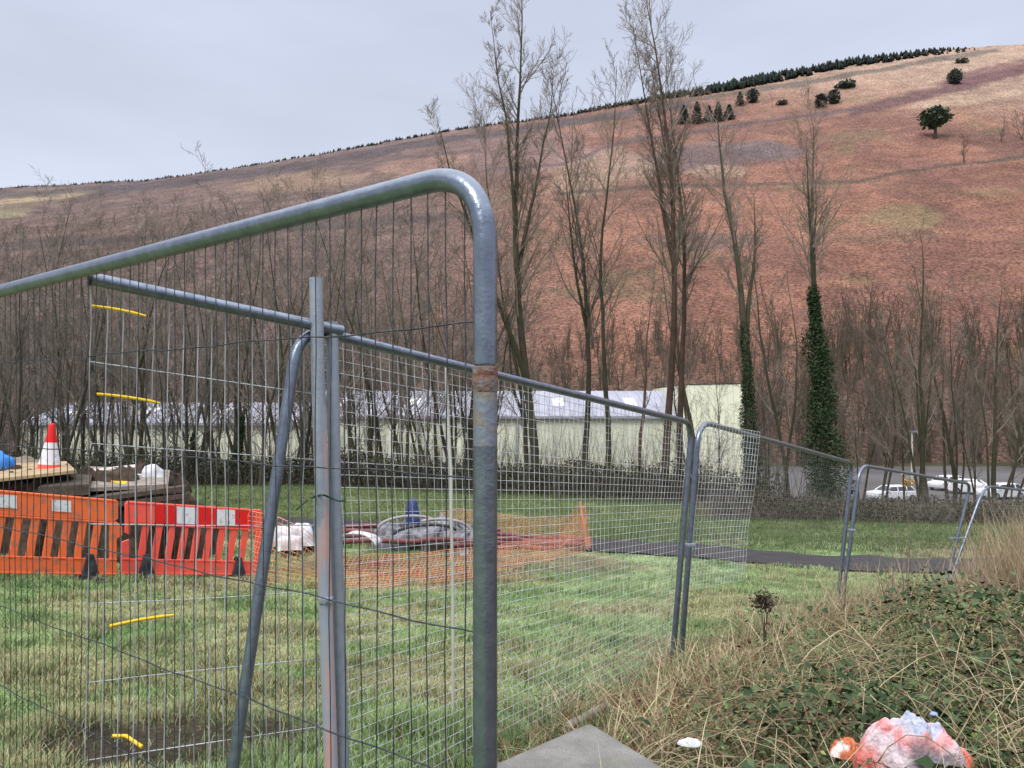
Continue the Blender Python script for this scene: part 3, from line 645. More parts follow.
# ------------------------------------------------------------------ concrete block and litter in front
o0 = Vector((.327,3.23,-1.30)); u1 = Vector((-.74,-.67,-.02)).normalized(); u2 = Vector((.53,-.85,-.03)).normalized()
mb = MB(); mb.prism([o0, o0+u1*.62, o0+u1*.62+u2*.72, o0+u2*.72], (0,0,-.36))
o = mb.build('concrete_block', M['concrete']); bevel(o, .045, 5); o.modifiers.new('sub','SUBSURF').levels = 0
tag(o, 'pale grey concrete block with a rounded corner at the foot of the nearest fence panel', 'concrete block')
for p in o.data.polygons: p.use_smooth = False
tag(board('timber_board','x',[W(565,722,3.85), W(605,701,4.25), W(611,704,4.27), W(571,727,3.83)],.05,M['greywood'],'board'), 'weathered pale board on edge in the grass behind the concrete block')
def crumple(name, label, c, R, H, colf, seed, n=70, amp=.07, sq=1.0, cat='litter', flat=.0, rot=0.0, rough=.35):
    """a crumpled sheet lying over a hump, open at the bottom"""
    rng = np.random.default_rng(seed); u = np.linspace(-1,1,n); U, V = np.meshgrid(u, u)
    r = np.sqrt(U*U+V*V); k = np.maximum(np.abs(U),np.abs(V)); sc = np.where(r > 1e-6, k/np.maximum(r,1e-6), 1)
    x = U*sc; y = V*sc; rr = np.hypot(x, y)
    # ridged folds
    fold = np.zeros_like(x)
    for q in range(9):
        a = rng.uniform(0, math.pi); ph = rng.uniform(0, 6); fr_ = rng.uniform(3.0, 13); fold += np.abs(np.sin((x*math.cos(a)+y*math.sin(a))*fr_+ph+1.8*fbm(x+3, y+3, .6, 2, seed+q)))/fr_*1.7
    fold = (fold-fold.min())/(fold.max()-fold.min()); f2 = fbm(x*1.0+seed, y, .3, 3, seed+3); fold = .75*fold+.25*f2
    edge = 1+.35*(vnoise(np.arctan2(y, x)*1.6+9, rr*1.5, 1, seed % 50)-.5)
    Z = H*np.clip(1-rr**2.2, 0, 1)**.6*(1+amp*(fold-.5)*2) + .10*(fold-.5)*R - .01
    ca, sa = math.cos(rot), math.sin(rot); X = x*R*edge; Y = y*R*sq*edge
    P = np.stack([c[0]+X*ca-Y*sa, c[1]+X*sa+Y*ca, c[2]+Z], -1).reshape(-1, 3); i = np.arange(n*n).reshape(n, n)
    q = np.stack([i[:-1,:-1], i[:-1,1:], i[1:,1:], i[1:,:-1]], -1).reshape(-1, 4)
    col = colf(x, y, fold).reshape(-1, 3)
    m = mat(name+'_film', (1,1,1), rough, noise=(14,(.80,.80,.84),.45,.7), attr='Col', spec=.5, bump=1.0, bscale=38)
    o = np_mesh(name, P, q.ravel(), np.full(len(q), 4), m, col, smooth=True); tag(o, label, cat); return o
def bagcol(x, y, f):
    n = fbm(x+5, y+5, .35, 3, 14); col = np.broadcast_to(np.array((.62,.50,.53)), x.shape+(3,)).copy()
    col = mix(col, np.array((.72,.14,.10)), sm(.70,.92,np.abs(x-.08*np.sin(y*5)+.1*(n-.5)))*.9)
    col = mix(col, np.array((.78,.22,.20)), sm(.16,.03,np.abs(np.hypot(x, y*.8)-.55+.2*(n-.5)))*.7)
    col = mix(col, np.array((.42,.47,.60)), sm(.48,.30,np.hypot(x-.05, y+.15)+.2*(n-.5))*.9)
    col = mix(col, np.array((.10,.11,.13)), sm(-.55,-.8,y+.3*(n-.5))*sm(.55,.35,np.abs(x-.1))*.8)
    return col
crumple('carrier_bag', 'crumpled pink and white carrier bag with red edges in the brambles', W(914,770,2.80), .185, .19, bagcol, 4, 160, .20, .7, 'bag', rough=.5)
crumple('bag_scrap', 'torn orange-red corner of plastic right beside the carrier bag', W(957,770,2.80)+Vector((0,0,.02)), .07, .07, lambda x,y,f: mix(np.broadcast_to(np.array((.70,.10,.05)),x.shape+(3,)), np.array((.8,.35,.28)), sm(.4,.7,fbm(x,y,.4,2,3))), 8, 40, .15)
crumple('food_wrapper', 'small orange and white food wrapper left of the carrier bag', W(846,752,2.95), .06, .06, lambda x,y,f: mix(np.broadcast_to(np.array((.62,.17,.07)),x.shape+(3,)), np.array((.8,.72,.66)), sm(.42,.55,fbm(x+2,y,.6,2,5))), 12, 40, .15, .8)
crumple('paper_tissue', 'small crumpled white tissue in the weeds right of the concrete block', W(690,742,3.25), .055, .022, lambda x,y,f: np.broadcast_to(np.array((.75,.76,.78)),x.shape+(3,))*(.7+.3*f[...,None]), 15, 36, .2, .6)
crumple('blue_wrapper', 'tiny pale blue wrapper in the brambles above the carrier bag', W(934,712,3.25), .016, .010, lambda x,y,f: np.broadcast_to(np.array((.35,.42,.75)),x.shape+(3,)), 19, 24, .15)

# ------------------------------------------------------------------ trees
def wander(p, d, L, n, wob, up):
    pts = [Vector(p)]; d = Vector(d).normalized()
    for i in range(n):
        d = (d+Vector((random.gauss(0,wob), random.gauss(0,wob), random.gauss(0,wob)*.5+up))).normalized()
        pts.append(pts[-1]+d*(L/n))
    return pts
def side_dir(ax, ang, az):
    ax = Vector(ax).normalized(); q = ax.orthogonal().normalized(); q = Matrix.Rotation(az, 3, ax)@q
    return (ax*math.cos(ang)+q*math.sin(ang)).normalized()
def sample(pts, t):
    x = t*(len(pts)-1); i = min(int(x), len(pts)-2); return pts[i].lerp(pts[i+1], x-i), (pts[i+1]-pts[i]).normalized()
def bare_tree(H, r0, seed, n1=22, start=.3, spread=.5, ang=(.42,.80), L1=.33, twig=1.0, forks=(), lean=(0,0), sub=9, sub2=7, trunks=1, topk=.62, up0=.085):
    """returns trunk MB, crown MB; base at origin"""
    random.seed(seed); tr = MB(); cr = MB(); rt = .0056
    stems = []
    for k in range(trunks):
        d0 = Vector((lean[0]+random.uniform(-.14,.14)*(trunks > 1), lean[1]+random.uniform(-.1,.1)*(trunks > 1), 1)); h = H*(1 if k == 0 else random.uniform(.65,.95))
        b = Vector((0,0,-.3)) if trunks == 1 else Vector((random.uniform(-.35,.35)*(k > 0), random.uniform(-.3,.3)*(k > 0), -.3))
        stems.append((wander(b, d0, h+.3, 16, .045, .01), r0*(1 if k == 0 else random.uniform(.5,.85)), start))
    main = stems[0][0]
    for (t, az, a, l) in forks:
        p, d = sample(main, t); dd = side_dir(Vector((0,0,1)), a, az)
        stems.append((wander(p, dd, l*H, 12, .05, .07), r0*(1-t)*.75+.01, .2))
    def ramify(pts, r, n, L, lvl, s0):
        for i in range(n):
            t = s0+(1-s0)*((i+random.random())/n); t = min(t, .99)
            p, d = sample(pts, t); rr = max(r*(1-t*.9), rt)
            l = L*(1-t*topk)*random.uniform(.5,1.2); a = random.uniform(*ang)*(1 if lvl else 1)
            dd = side_dir(d, a, random.uniform(0, 6.283)); k = (6,5,3,2)[lvl]
            q = wander(p, dd, l, k, (.09,.11,.13,.1)[lvl], (up0,.05,.03,0)[lvl])
            r1 = min(rr*.5, (.045,.017,.009,.007)[lvl])*(1 if lvl else 1)
            cr.tube(q, [max(r1*(1-.75*j/k), rt*.75*twig) for j in range(k+1)], (5,4,3,3)[lvl], False)
            if lvl == 0: ramify(q, r1, sub, l*.48, 1, .15)
            elif lvl == 1: ramify(q, r1, sub2, l*.5, 2, .1)
    for pts, r, s0 in stems:
        m = len(pts)-1
        tr.tube(pts, [max(r*(1-.94*(j/m))*(1.35 if j == 0 else 1), rt*1.5) for j in range(m+1)], 9, True)
        frac = r/r0; hh_ = sum((pts[i+1]-pts[i]).length for i in range(m))
        ramify(pts, r, max(5, int(n1*(.45+.55*frac) if pts is main else n1*.6)), hh_*L1, 0, s0)
    return tr, cr, stems
def ivy_on(pts, upto, rad, n, seed, taper=.22, size=.07):
    rng = np.random.default_rng(seed); m = len(pts)-1; P = np.array([list(p) for p in pts]); t = rng.random(n)**1.15*upto
    idx = t*m; i = np.minimum(idx.astype(int), m-1); f = (idx-i)[:,None]; c = P[i]*(1-f)+P[i+1]*f
    a0 = rng.uniform(0,6.283,n)
    b0 = .6+.9*vnoise(t*9, a0*.8, 1, 11)
    rr = b0*(rad*(1-(1-taper)*t/upto)*(.55+.9*vnoise(t*26, a0*1.2, 1, seed % 40)))*rng.uniform(.35,1.08,n)
    a = a0; c[:,0] += rr*np.cos(a); c[:,1] += rr*np.sin(a); c[:,2] += rng.normal(0,.12,n)
    cl = vnoise(c[:,0]*5+c[:,2]*2, c[:,1]*5+c[:,2], 1, 7)
    col = mix(np.array((.022,.042,.020)), np.array((.055,.085,.035)), rng.random(n)*.5+cl*.5)
    return c, col, np.full(n, size)*rng.uniform(.6,1.3,n)
def leaves(name, P, col, size, m, parent=None, up=.4, fold=.35, seed=1, aspect=.62):
    """pointed leaves: 6 verts, 4 faces folded on the midrib"""
    n = len(P); rng = np.random.default_rng(seed)
    nr = rng.normal(size=(n,3)); nr[:,2] = np.abs(nr[:,2])+up*2; nr /= np.linalg.norm(nr, axis=1)[:,None]
    t = rng.normal(size=(n,3)); t -= nr*(t*nr).sum(1)[:,None]; t /= np.linalg.norm(t, axis=1)[:,None]; b = np.cross(nr, t)
    s = size[:,None]; w = aspect*.5
    base = P; tip = P+t*s-nr*s*.12; mid1 = P+t*s*.3+nr*s*.05; 
    l1 = P+t*s*.38+b*s*w+nr*s*fold*w; r1 = P+t*s*.38-b*s*w+nr*s*fold*w
    V = np.stack([base, l1, tip, r1, P+t*s*.42], 1).reshape(-1,3)
    o = np.arange(n)[:,None]*5
    q = np.concatenate([o+np.array([[0,4,1]]), o+np.array([[1,4,2]]), o+np.array([[2,4,3]]), o+np.array([[3,4,0]])], 1).ravel()
    return np_mesh(name, V, q, np.full(n*4, 3), m, np.repeat(col, 5, 0), parent)
def place_tree(label, px, d, top_py, data, group=None, barkm='bark', twigm='twig', ivy=None, rz=0, name='bare_tree', topx=None):
    tr, cr, stems = data; x = (px-512)/F*d; z = G(x, d); H = max(v.z for v in tr.v)
    s = ((HOR-top_py)/F*d - z)/H
    if topx is not None:
        e = stems[0][0][-1]; k = ((topx-px)/F*d/s - e.x)/e.z
        for v in tr.v+cr.v: v.x += k*v.z
        for pts, _, _ in stems:
            for v in pts: v.x += k*v.z
    r = empty(name, (0,0,0), label, 'tree', group)
    tr.build('trunk', M[barkm], r, True); cr.build('crown', M[twigm], r)
    if ivy:
        pts = stems[ivy[3]][0] if len(ivy) > 3 else stems[0][0]; cc, col, sz = ivy_on(pts, ivy[0], ivy[1], ivy[2], int(px))
        leaves('ivy', cc, col, sz/s*1.25, M['leaf'], r, .1, seed=int(px))
    r.location = (x, d, z); r.scale = (s,s,s); r.rotation_euler = (0,0,rz)
    return r
D2R = math.pi/180
T = place_tree
T('tall twin-topped leafless tree directly right of the nearest upright, reaching the top of the photo', 541, 28, -8, bare_tree(19.5,.19,21,40,.30,forks=[(.24,3.1,.42,.50),(.42,0.2,.14,.46),(.55,3.4,.14,.38)],lean=(-.055,0),L1=.15,topk=.30,sub2=10,up0=.05), twigm='twig_pale', topx=522)
T('tall leafless tree in the centre with straight stem reaching the top of the photo', 664, 29, -10, bare_tree(19.5,.16,22,40,.40,forks=[(.47,2.9,.16,.44),(.52,.2,.22,.40)],lean=(-.045,0),L1=.15,topk=.30,sub2=10,up0=.05), barkm='bark_red', twigm='twig_pale', topx=642)
T('slim leafless tree just right of the central tall tree, reddish stem', 680, 30, 75, bare_tree(16,.14,23,30,.42,topk=.5,forks=[(.4,.3,.3,.45)],lean=(-.01,0),L1=.22), barkm='bark_red')
T('forked leafless tree with ivied lower stem in front of the shed gable end', 752, 27, 48, bare_tree(17,.20,24,34,.45,topk=.5,forks=[(.36,.2,.42,.38)],lean=(-.01,0),L1=.2), ivy=(.40,.42,9000), twigm='twig_pale', topx=753)
T('leafless tree with its stem thickly wrapped in dark ivy, right of the shed', 825, 25, 112, bare_tree(15,.19,25,26,.56,topk=.5,ang=(.5,.8),forks=[(.6,.2,.55,.34),(.57,3.2,.3,.4)],L1=.28), ivy=(.57,.80,17000), twigm='twig_pale', topx=828)
T('thin leafless tree with high narrow top between the two tallest trees', 609, 31, 62, bare_tree(15.5,.11,26,36,.4,topk=.5,lean=(-.03,0),L1=.22), twigm='twig_pale')
T('slender dark-stemmed leafless tree left of the thin high one', 583, 33, 70, bare_tree(15,.12,27,30,.35,topk=.5,L1=.24,forks=[(.4,2.8,.35,.4)]))
T('short bare sapling with broken top between thin tree and central tree', 641, 26, 275, bare_tree(8,.09,28,9,.4,L1=.25), barkm='bark_red')
T('leafless tree leaning left, immediately left of the twin-topped tall tree', 530, 32, 235, bare_tree(12,.15,29,18,.25,lean=(-.1,0),L1=.26,forks=[(.3,2.9,.4,.4)]), topx=497)
T('rounded pale-twigged leafless tree standing high above the bend of the nearest rail', 468, 36, 100, bare_tree(16,.12,30,32,.5,L1=.2,topk=.4), twigm='twig_pale')
T('multi-stemmed leafless tree with forking stems behind the parked cars', 925, 27, 232, bare_tree(12,.12,31,14,.3,trunks=4,L1=.27), twigm='twig_pale')
T('pale leaning leafless tree near the right edge', 996, 25, 290, bare_tree(9,.11,32,13,.3,trunks=3,L1=.3,lean=(.05,0)), twigm='twig_pale')
T('bare bushy tree right of the ivy-wrapped tree, with thin upright stems', 955, 33, 262, bare_tree(12,.1,33,14,.25,trunks=4,L1=.3))
T('small bare tree at the far right edge of the photo', 1032, 28, 270, bare_tree(11,.12,34,14,.3,trunks=3,L1=.3))
T('wispy bare tree whose stem rises between the two ivied trees', 790, 33, 215, bare_tree(12,.09,35,12,.3,L1=.3,trunks=2), twigm='twig_pale')
T('bare tree behind the right part of the shed roof, left of the gable end', 697, 33, 190, bare_tree(13,.11,36,15,.35,L1=.28,trunks=2))
# thicket on the left: variants, copied
var = []; var_h = []
for k in range(7):
    tr, cr, st = bare_tree(10.5,.075,50+k,15,.24,trunks=(2,3,1,3,2,2,3)[k],L1=.34,sub=10,sub2=7,lean=((k-3)*.03,0),twig=1.0,ang=(.5,.95),topk=.5)
    r = empty('bare_tree', (0,0,0), 'x', 'tree', 'x')
    tr.build('trunk', M['bark'], r, True); cr.build('crown', M['twig_pale' if k % 3 == 1 else 'twig'], r); var.append(r); var_h.append(max(v.z for v in cr.v))
rng = random.Random(8); used = set(); k = 0
spots = []
for i in range(60):
    px = -75+i*9.5+rng.uniform(-6,6); d = rng.uniform(26.5,34) if i % 2 else rng.uniform(34,54)
    top = np.interp(px, [-100,0,60,130,210,330,400,480,600], [232,220,204,184,176,172,166,182,225])+rng.uniform(-16,60)*(1 if rng.random() < .8 else .4)
    spots.append((px, d, top))
for px, top in ((700,300),(720,330),(770,320),(860,330),(885,300),(905,330),(975,330),(1015,320),(1050,300)): spots.append((px, rng.uniform(29,38), top))
used = {}
for (px, d, top) in spots:
    j = k % 7; k += 1; x = (px-512)/F*d; z = G(x, d); s = ((HOR-top)/F*d-z)/var_h[j]
    if j in used: r = copy_tree(var[j])
    else: r = var[j]; used[j] = 1
    r.location = (x, d, z); r.scale = (s*rng.uniform(.9,1.15),)*2+(s,); r.rotation_euler = (0,0,rng.uniform(0,6.28))
    if px < 80: lb, gr = 'slender leafless thicket tree behind the traffic cone and soil heap', 'leafless trees behind the traffic cone'
    elif px < 300: lb, gr = 'slender leafless thicket tree behind the red barrier and the torn panel', 'leafless trees behind the red barrier'
    elif px < 500: lb, gr = 'slender leafless thicket tree seen between the double upright and the nearest upright', 'leafless trees between the two uprights'
    else: lb, gr = 'small leafless thicket tree in the hedge belt beyond the middle and far panels', 'leafless hedge belt trees on the right'
    r['label'] = lb; r['group'] = gr
# ivied stems in the thicket
for px, d, tp, up in ((236,29,330,.45),(192,30,300,.3)):
    T('thicket tree with dark ivied stem %s' % ('right of the torn mesh edge' if px < 200 else 'just left of the leaning upright'), px, d, tp, bare_tree(9,.13,70+px,12,.4,L1=.28), ivy=(up,.35,3500))

# ------------------------------------------------------------------ undergrowth belts (stuff)
def sticks(name, n, xr, yf, hr, r, m, label, seed, lean=.25, cat='undergrowth', segs=3):
    rng = np.random.default_rng(seed); x = rng.uniform(*xr, n); y = yf(x, rng.random(n)); z = gh(x, y)-.05
    h = rng.uniform(*hr, n)*(.55+.9*fbm(x, y, 2.5, 2, 90)); d = rng.normal(0, lean, (n,2)); az = rng.uniform(0, 3.14, n)
    V = []; rr = r*rng.uniform(.5,1.4,n); ca = np.cos(az); sa = np.sin(az); c2 = rng.normal(0,.12,(n,2))
    for k in range(segs+1):
        t = k/segs; cx = x+d[:,0]*h*t+c2[:,0]*h*t*t; cy = y+d[:,1]*h*t+c2[:,1]*h*t*t; cz = z+h*t; w = rr*(1-.8*t)
        V.append(np.stack([cx-ca*w, cy-sa*w, cz], -1)); V.append(np.stack([cx+ca*w, cy+sa*w, cz], -1))
    V = np.stack(V, 1).reshape(-1, 3); o = np.arange(n)[:,None]*(2*(segs+1)); q = []
    for k in range(segs): q.append(o+np.array([[2*k,2*k+1,2*k+3,2*k+2]]))
    q = np.stack(q, 1).reshape(-1, 4)
    return tag(np_mesh(name, V, q.ravel(), np.full(len(q), 4), m), label, cat, kind='stuff')
yb = lambda x, u: np.interp(x, [-25,-8,0,5,9,14,25], [27,26.5,25.5,24,23,21.5,21])+u*9
sticks('undergrowth', 6500, (-30,9.5), yb, (.6,2.3), .012, M['twig_dark'], 'tangle of bare undergrowth stems along the tree belt', 5)
sticks('undergrowth', 1800, (-30,9), lambda x, u: yb(x, u)+3, (1.6,4.6), .009, M['twig'], 'taller haze of thin bare stems rising behind the undergrowth', 6, .18)
def leaf_belt(name, n, xr, yf, hmax, size, label, seed, c1, c2, zf=None):
    rng = np.random.default_rng(seed); x = rng.uniform(*xr, n); y = yf(x, rng.random(n)); hgt = hmax*(.35+1.1*fbm(x, y, 2.2, 3, seed))
    z = gh(x, y)+hgt*rng.random(n)**.8
    cl = vnoise(x*1.2, z*2+y, 1, 8)
    col = mix(np.array(c1), np.array(c2), np.clip(rng.random(n)*.6+cl*.5, 0, 1))
    o = leaves(name, np.stack([x,y,z],-1), col, size*rng.uniform(.5,1.3,n), M['leaf'], None, .1, seed=seed)
    return tag(o, label, 'undergrowth', kind='stuff')
leaf_belt('undergrowth_leaves', 48000, (-30,8.5), lambda x, u: yb(x, u**1.3)+.6, 1.2, .12, 'dark evergreen undergrowth leaves below the bare trees', 12, (.022,.028,.018), (.075,.075,.045))
hb = lambda x, u: np.interp(x, [5.5,9,14,25], [20.5,20.0,19.6,19.5])+u*2.2
leaf_belt('hedge_leaves', 26000, (5.6,25), hb, .50, .075, 'low bramble hedge leaves behind the far fence panels', 13, (.030,.032,.018), (.085,.070,.042))
sticks('hedge_stems', 7000, (5.2,25), hb, (.25,.85), .006, M['twig'], 'bare arching stems of the low hedge behind the far fence panels', 14, .5)

# ------------------------------------------------------------------ far woodland on the valley floor
def join_sticks(trees, name, m, label):
    V = []; Fq = []; off = 0
    for (vv, ff, x, y, z, s, a) in trees:
        c, n_ = math.cos(a), math.sin(a); P = np.empty_like(vv); P[:,0] = (vv[:,0]*c-vv[:,1]*n_)*s+x; P[:,1] = (vv[:,0]*n_+vv[:,1]*c)*s+y; P[:,2] = vv[:,2]*s+z
        V.append(P); Fq.append(ff+off); off += len(vv)
    V = np.concatenate(V); Fq = np.concatenate(Fq)
    return tag(np_mesh(name, V, Fq.ravel(), np.full(len(Fq), 4), m), label, 'woodland', kind='stuff')
fv = []
for k in range(4):
    tr, cr, _ = bare_tree(9,.12,90+k,9,.12,trunks=3,L1=.36,sub=6,sub2=3,twig=3.2)
    v = np.array([list(q) for q in tr.v+cr.v]); f = [q for q in tr.f if len(q) == 4]+[tuple(i+len(tr.v) for i in q) for q in cr.f if len(q) == 4]
    fv.append((v, np.array(f)))
rng = random.Random(4); tl = []
for i in range(820):
    y = rng.uniform(108,170); px = rng.uniform(-150,1180); x = (px-512)/F*y
    z = -8.6 if y < 122 else float(hh(np.array([x]), np.array([y]))[0]); v, f = fv[i % 4]
    s = rng.uniform(.65,1.15)*(1.1 if px < 480 else .95)
    if px > 750: s = rng.uniform(1.0,1.85)
    elif px > 560: s = rng.uniform(.8,1.3)
    tl.append((v, f, x, y, z-.3, s, rng.uniform(0,6.28)))
join_sticks(tl, 'far_woodland', M['farwood'], 'brown leafless woodland massed along the foot of the hill')
tl = []
for i in range(130):
    y = rng.uniform(175,330); px = rng.uniform(-60,560); x = (px-512)/F*y; v, f = fv[i % 4]
    tl.append((v, f, x, y, float(hh(np.array([x]), np.array([y]))[0])-.3, rng.uniform(.5,.85), rng.uniform(0,6.28)))
join_sticks(tl, 'hillside_scrub', M['farwood'], 'leafless scrub scattered over the left side of the hill')

# ------------------------------------------------------------------ conifers on the ridge and hill trees
def conifer_mb(seed, tiers=7, nb=9):
    random.seed(seed); mb = MB()
    mb.tube([(0,0,0),(0,0,.9)], [.02,.006], 5)
    for k in range(tiers):
        z = .08+.84*k/tiers; R = .34*(1-k/tiers)**.75+.03
        for b in range(nb):
            a = 6.283*b/nb+random.uniform(-.3,.3); r = R*random.uniform(.7,1.25); dz = random.uniform(.03,.10)
            p = Vector((0,0,z+.14)); e = Vector((r*math.cos(a), r*math.sin(a), z-dz)); w = Vector((-math.sin(a), math.cos(a), 0))*r*.38
            i = len(mb.v); mb.v += [p, p*.3+e*.7+w-Vector((0,0,.0)), e, p*.3+e*.7-w]; mb.f.append((i,i+1,i+2,i+3))
    return mb
cv = []
for k in range(4):
    mb = conifer_mb(k); cv.append((np.array([list(q) for q in mb.v]), np.array([q for q in mb.f if len(q) == 4])))
rng = random.Random(9); tl = []
for i in range(9000):
    px = rng.uniform(-250,990); dens = np.interp(px, [-250,100,420,560,690,720,900,960,990], [.35,.4,.45,.5,.9,1,1,.7,.15])
    if rng.random() > dens: continue
    y = rng.uniform(488 if px > 690 else 494,540 if px > 690 else 520); x = (px-512)/F*500; x = x*y/500*.998
    hgt = np.interp(px, [-250,0,300,560,690,760,930,990], [1.6,1.6,2,2.4,4.8,5.2,3.4,1.2])*rng.uniform(.7,1.2)
    v, f = cv[i % 4]; tl.append((v, f, x, y, float(hh(np.array([x]), np.array([y]))[0])-.4, hgt, rng.uniform(0,6.28)))
join_sticks(tl, 'ridge_forest', M['conifer'], 'dark conifer plantation lining the ridge against the sky')
def leafy(name, label, px, base_py, hpx, wpx, colr, cat='tree', group=None, n=900, conical=0, trunk=.15, bare=False):
    p = hill_hit(px, base_py); k = p.y/F; h = hpx*k; w = wpx*k; rs = np.random.default_rng(int(px*7+base_py))
    r = empty(name, p, label, cat, group)
    if bare:
        tr, cr, _ = bare_tree(9,.12,int(px),10,.12,trunks=3,L1=.40,sub=7,sub2=4,twig=5, ang=(.5,.9)); s = h/9
        for m_, nm, mt in ((tr,'trunk','twig_dark'),(cr,'crown','twig_dark')):
            m_.v = [p+v*s for v in m_.v]; m_.build(nm, M[mt], r)
        return r
    MB().tube([p-Vector((0,0,.3)), p+Vector((.02*h,0,h*.35)), p+Vector((0,0,h*.7))], [w*.06,w*.04,w*.02], 7).build('trunk', M['bark'], r, True)
    t = rs.random(n); a = rs.uniform(0,6.283,n)
    R = (w*.5*(1-t)**.8) if conical else w*.5*np.sqrt(np.clip(1-(2*t-1)**2,0,1))
    R = R*(.6+.8*fbm(a*1.3+9, t*3, 1, 3, int(px) % 30))*np.sqrt(rs.random(n))
    P = np.stack([p.x+R*np.cos(a), p.y+R*np.sin(a), p.z+h*(trunk+(1-trunk)*t)], -1)
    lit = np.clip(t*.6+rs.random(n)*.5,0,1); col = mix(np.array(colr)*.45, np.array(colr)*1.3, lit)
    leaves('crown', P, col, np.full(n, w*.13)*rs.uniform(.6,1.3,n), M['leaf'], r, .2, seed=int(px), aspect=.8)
    return r
dk = (.060,.078,.066)
for i, (px, py, h, w) in enumerate(((684,124,18,14),(697,124,22,14),(709,122,16,12),(718,122,19,13),(729,120,15,13))):
    leafy('conifer_tree', 'dark conifer, %s of the clump of five below the ridge' % ['leftmost','tallest, second from left','middle','second from right','rightmost'][i], px, py, h, w, dk, group='conifer clump below the ridge', conical=1, trunk=.05)
leafy('conifer_tree', 'dark conifer beside the high top of the forked tree, left one of a pair', 740, 106, 14, 10, dk, conical=1)
leafy('conifer_tree', 'dark conifer, right one of the pair by the forked tree top', 753, 103, 14, 12, dk, conical=0, trunk=.05)
leafy('evergreen_bush', 'dark evergreen bush on the upper slope, left one of a pair below the ridge', 821, 108, 14, 13, (.035,.045,.035), 'bush', trunk=.02)
leafy('evergreen_bush', 'dark evergreen bush on the upper slope, right one of a pair below the ridge', 834, 104, 14, 13, dk, 'bush', trunk=.02)
leafy('evergreen_tree', 'small round dark tree alone on the upper slope near the right', 955, 84, 14, 15, dk, trunk=.02)
leafy('leaning_tree', 'green spreading tree with visible dark trunk high on the slope', 935, 139, 30, 30, (.075,.105,.065), trunk=.45)
leafy('bare_bush', 'small bare bush below the green spreading tree on the slope', 963, 163, 30, 16, dk, 'bush', bare=True)
leafy('bare_bush', 'bare bush near the right edge high on the slope', 1001, 141, 22, 22, dk, 'bush', bare=True)
leafy('bare_bush', 'widest bare bush cut by the right edge high on the slope', 1022, 140, 32, 26, dk, 'bush', bare=True)
leafy('scrub_bush', 'low dark scrub patch below the ridge left of the evergreen pair', 782, 105, 4, 12, dk, 'bush', n=400, trunk=0)
leafy('scrub_bush', 'low dark scrub patch right above the evergreen pair', 845, 88, 5, 22, dk, 'bush', n=400, trunk=0)
leafy('scrub_bush', 'tiny scrub patch high on the slope under the ridge line', 962, 63, 3, 14, dk, 'bush', n=300, trunk=0)

# ------------------------------------------------------------------ industrial shed
def shed():
    r = empty('industrial_shed', (0,70,-8.5), 'long low cream industrial shed with lilac-grey roof and taller gable end behind the trees', 'building')
    def wall_quad(name, a, b, c, d, m, ribs, sp=.9, dep=.05):
        a, b, c, d = map(Vector, (a,b,c,d)); mb = MB(); mb.quad(a,b,c,d); L = (b-a).length; n = int(L/sp); nr = (b-a).cross(d-a).normalized()
        if ribs:
            for i in range(n):
                t0 = (i+.35)/n; t1 = (i+.5)/n; p = [a.lerp(b,t0), a.lerp(b,t1), d.lerp(c,t1), d.lerp(c,t0)]
                mb.prism([q+nr*.004 for q in p], nr*dep)
        return mb.build(name, m, r)
    def X(px, d): return (px-512)/F*d
    def sec(x0, x1, d0, e, rz, d1):
        xa, xb = X(x0,d0), X(x1,d0)
        wall_quad('wall', (xa,d0,-8.6),(xb,d0,-8.6),(xb,d0,e),(xa,d0,e), M['cream'], True)
        wall_quad('wall', (xb,d0,-8.6),(xb,d1,-8.6),(xb,d1,rz),(xb,d0,e), M['cream'], False)
        wall_quad('wall', (xa,d1,-8.6),(xa,d0,-8.6),(xa,d0,e),(xa,d1,rz), M['cream'], False)
        wall_quad('roof', (xa,d0-.4,e-.02),(xb,d0-.4,e-.02),(xb,d1,rz),(xa,d1,rz), M['roof'], True, 1.0, .05)
        wall_quad('gutter', (xa,d0-.42,e-.22),(xb,d0-.42,e-.22),(xb,d0-.42,e),(xa,d0-.42,e), M['roof'], False)
        wall_quad('wall', (xb,d1,-8.6),(xa,d1,-8.6),(xa,d1,rz),(xb,d1,rz), M['cream'], False)
        for k in range(int((xb-xa)/9)): MB().box((xa+2+9*k, d0-.12, (e-8.6)/2-.1), (.16,.14,e+8.4)).build('downpipe', M['galv_dull'], r)
        wall_quad('base_band', (xa,d0-.06,-8.6),(xb,d0-.06,-8.6),(xb,d0-.06,-6.2),(xa,d0-.06,-6.2), M['stone'], False)
        mb = MB()
        for k in range(int((xb-xa)/7)): mb.box((xa+3+7*k, (d0+d1)/2, (e+rz)/2+.09),(1.1,2.6,.04), Matrix.Rotation(math.atan2(rz-e,d1-d0),3,'X'))
        mb.build('rooflight', M['white'], r)
    sec(20, 300, 70, -1.35, .55, 78); sec(300.2, 690, 71, -.75, 1.75, 79)
    xa, xb = X(683,69), X(746,69)
    wall_quad('gable_wall', (xa,69,-8.6),(xb,69,-8.6),(xb,69,2.15),(xa,69,2.05), M['creamlight'], True, 1.0, .04)
    wall_quad('wall', (xb,69,-8.6),(xb,84,-8.6),(xb,84,2.15),(xb,69,2.15), M['cream'], False)
    wall_quad('wall', (xa,84,-8.6),(xa,69,-8.6),(xa,69,2.05),(xa,84,2.05), M['cream'], False)
    wall_quad('roof', (xa,68.9,2.12),(xb,68.9,2.22),(xb,84,2.22),(xa,84,2.12), M['roof'], False)
shed()

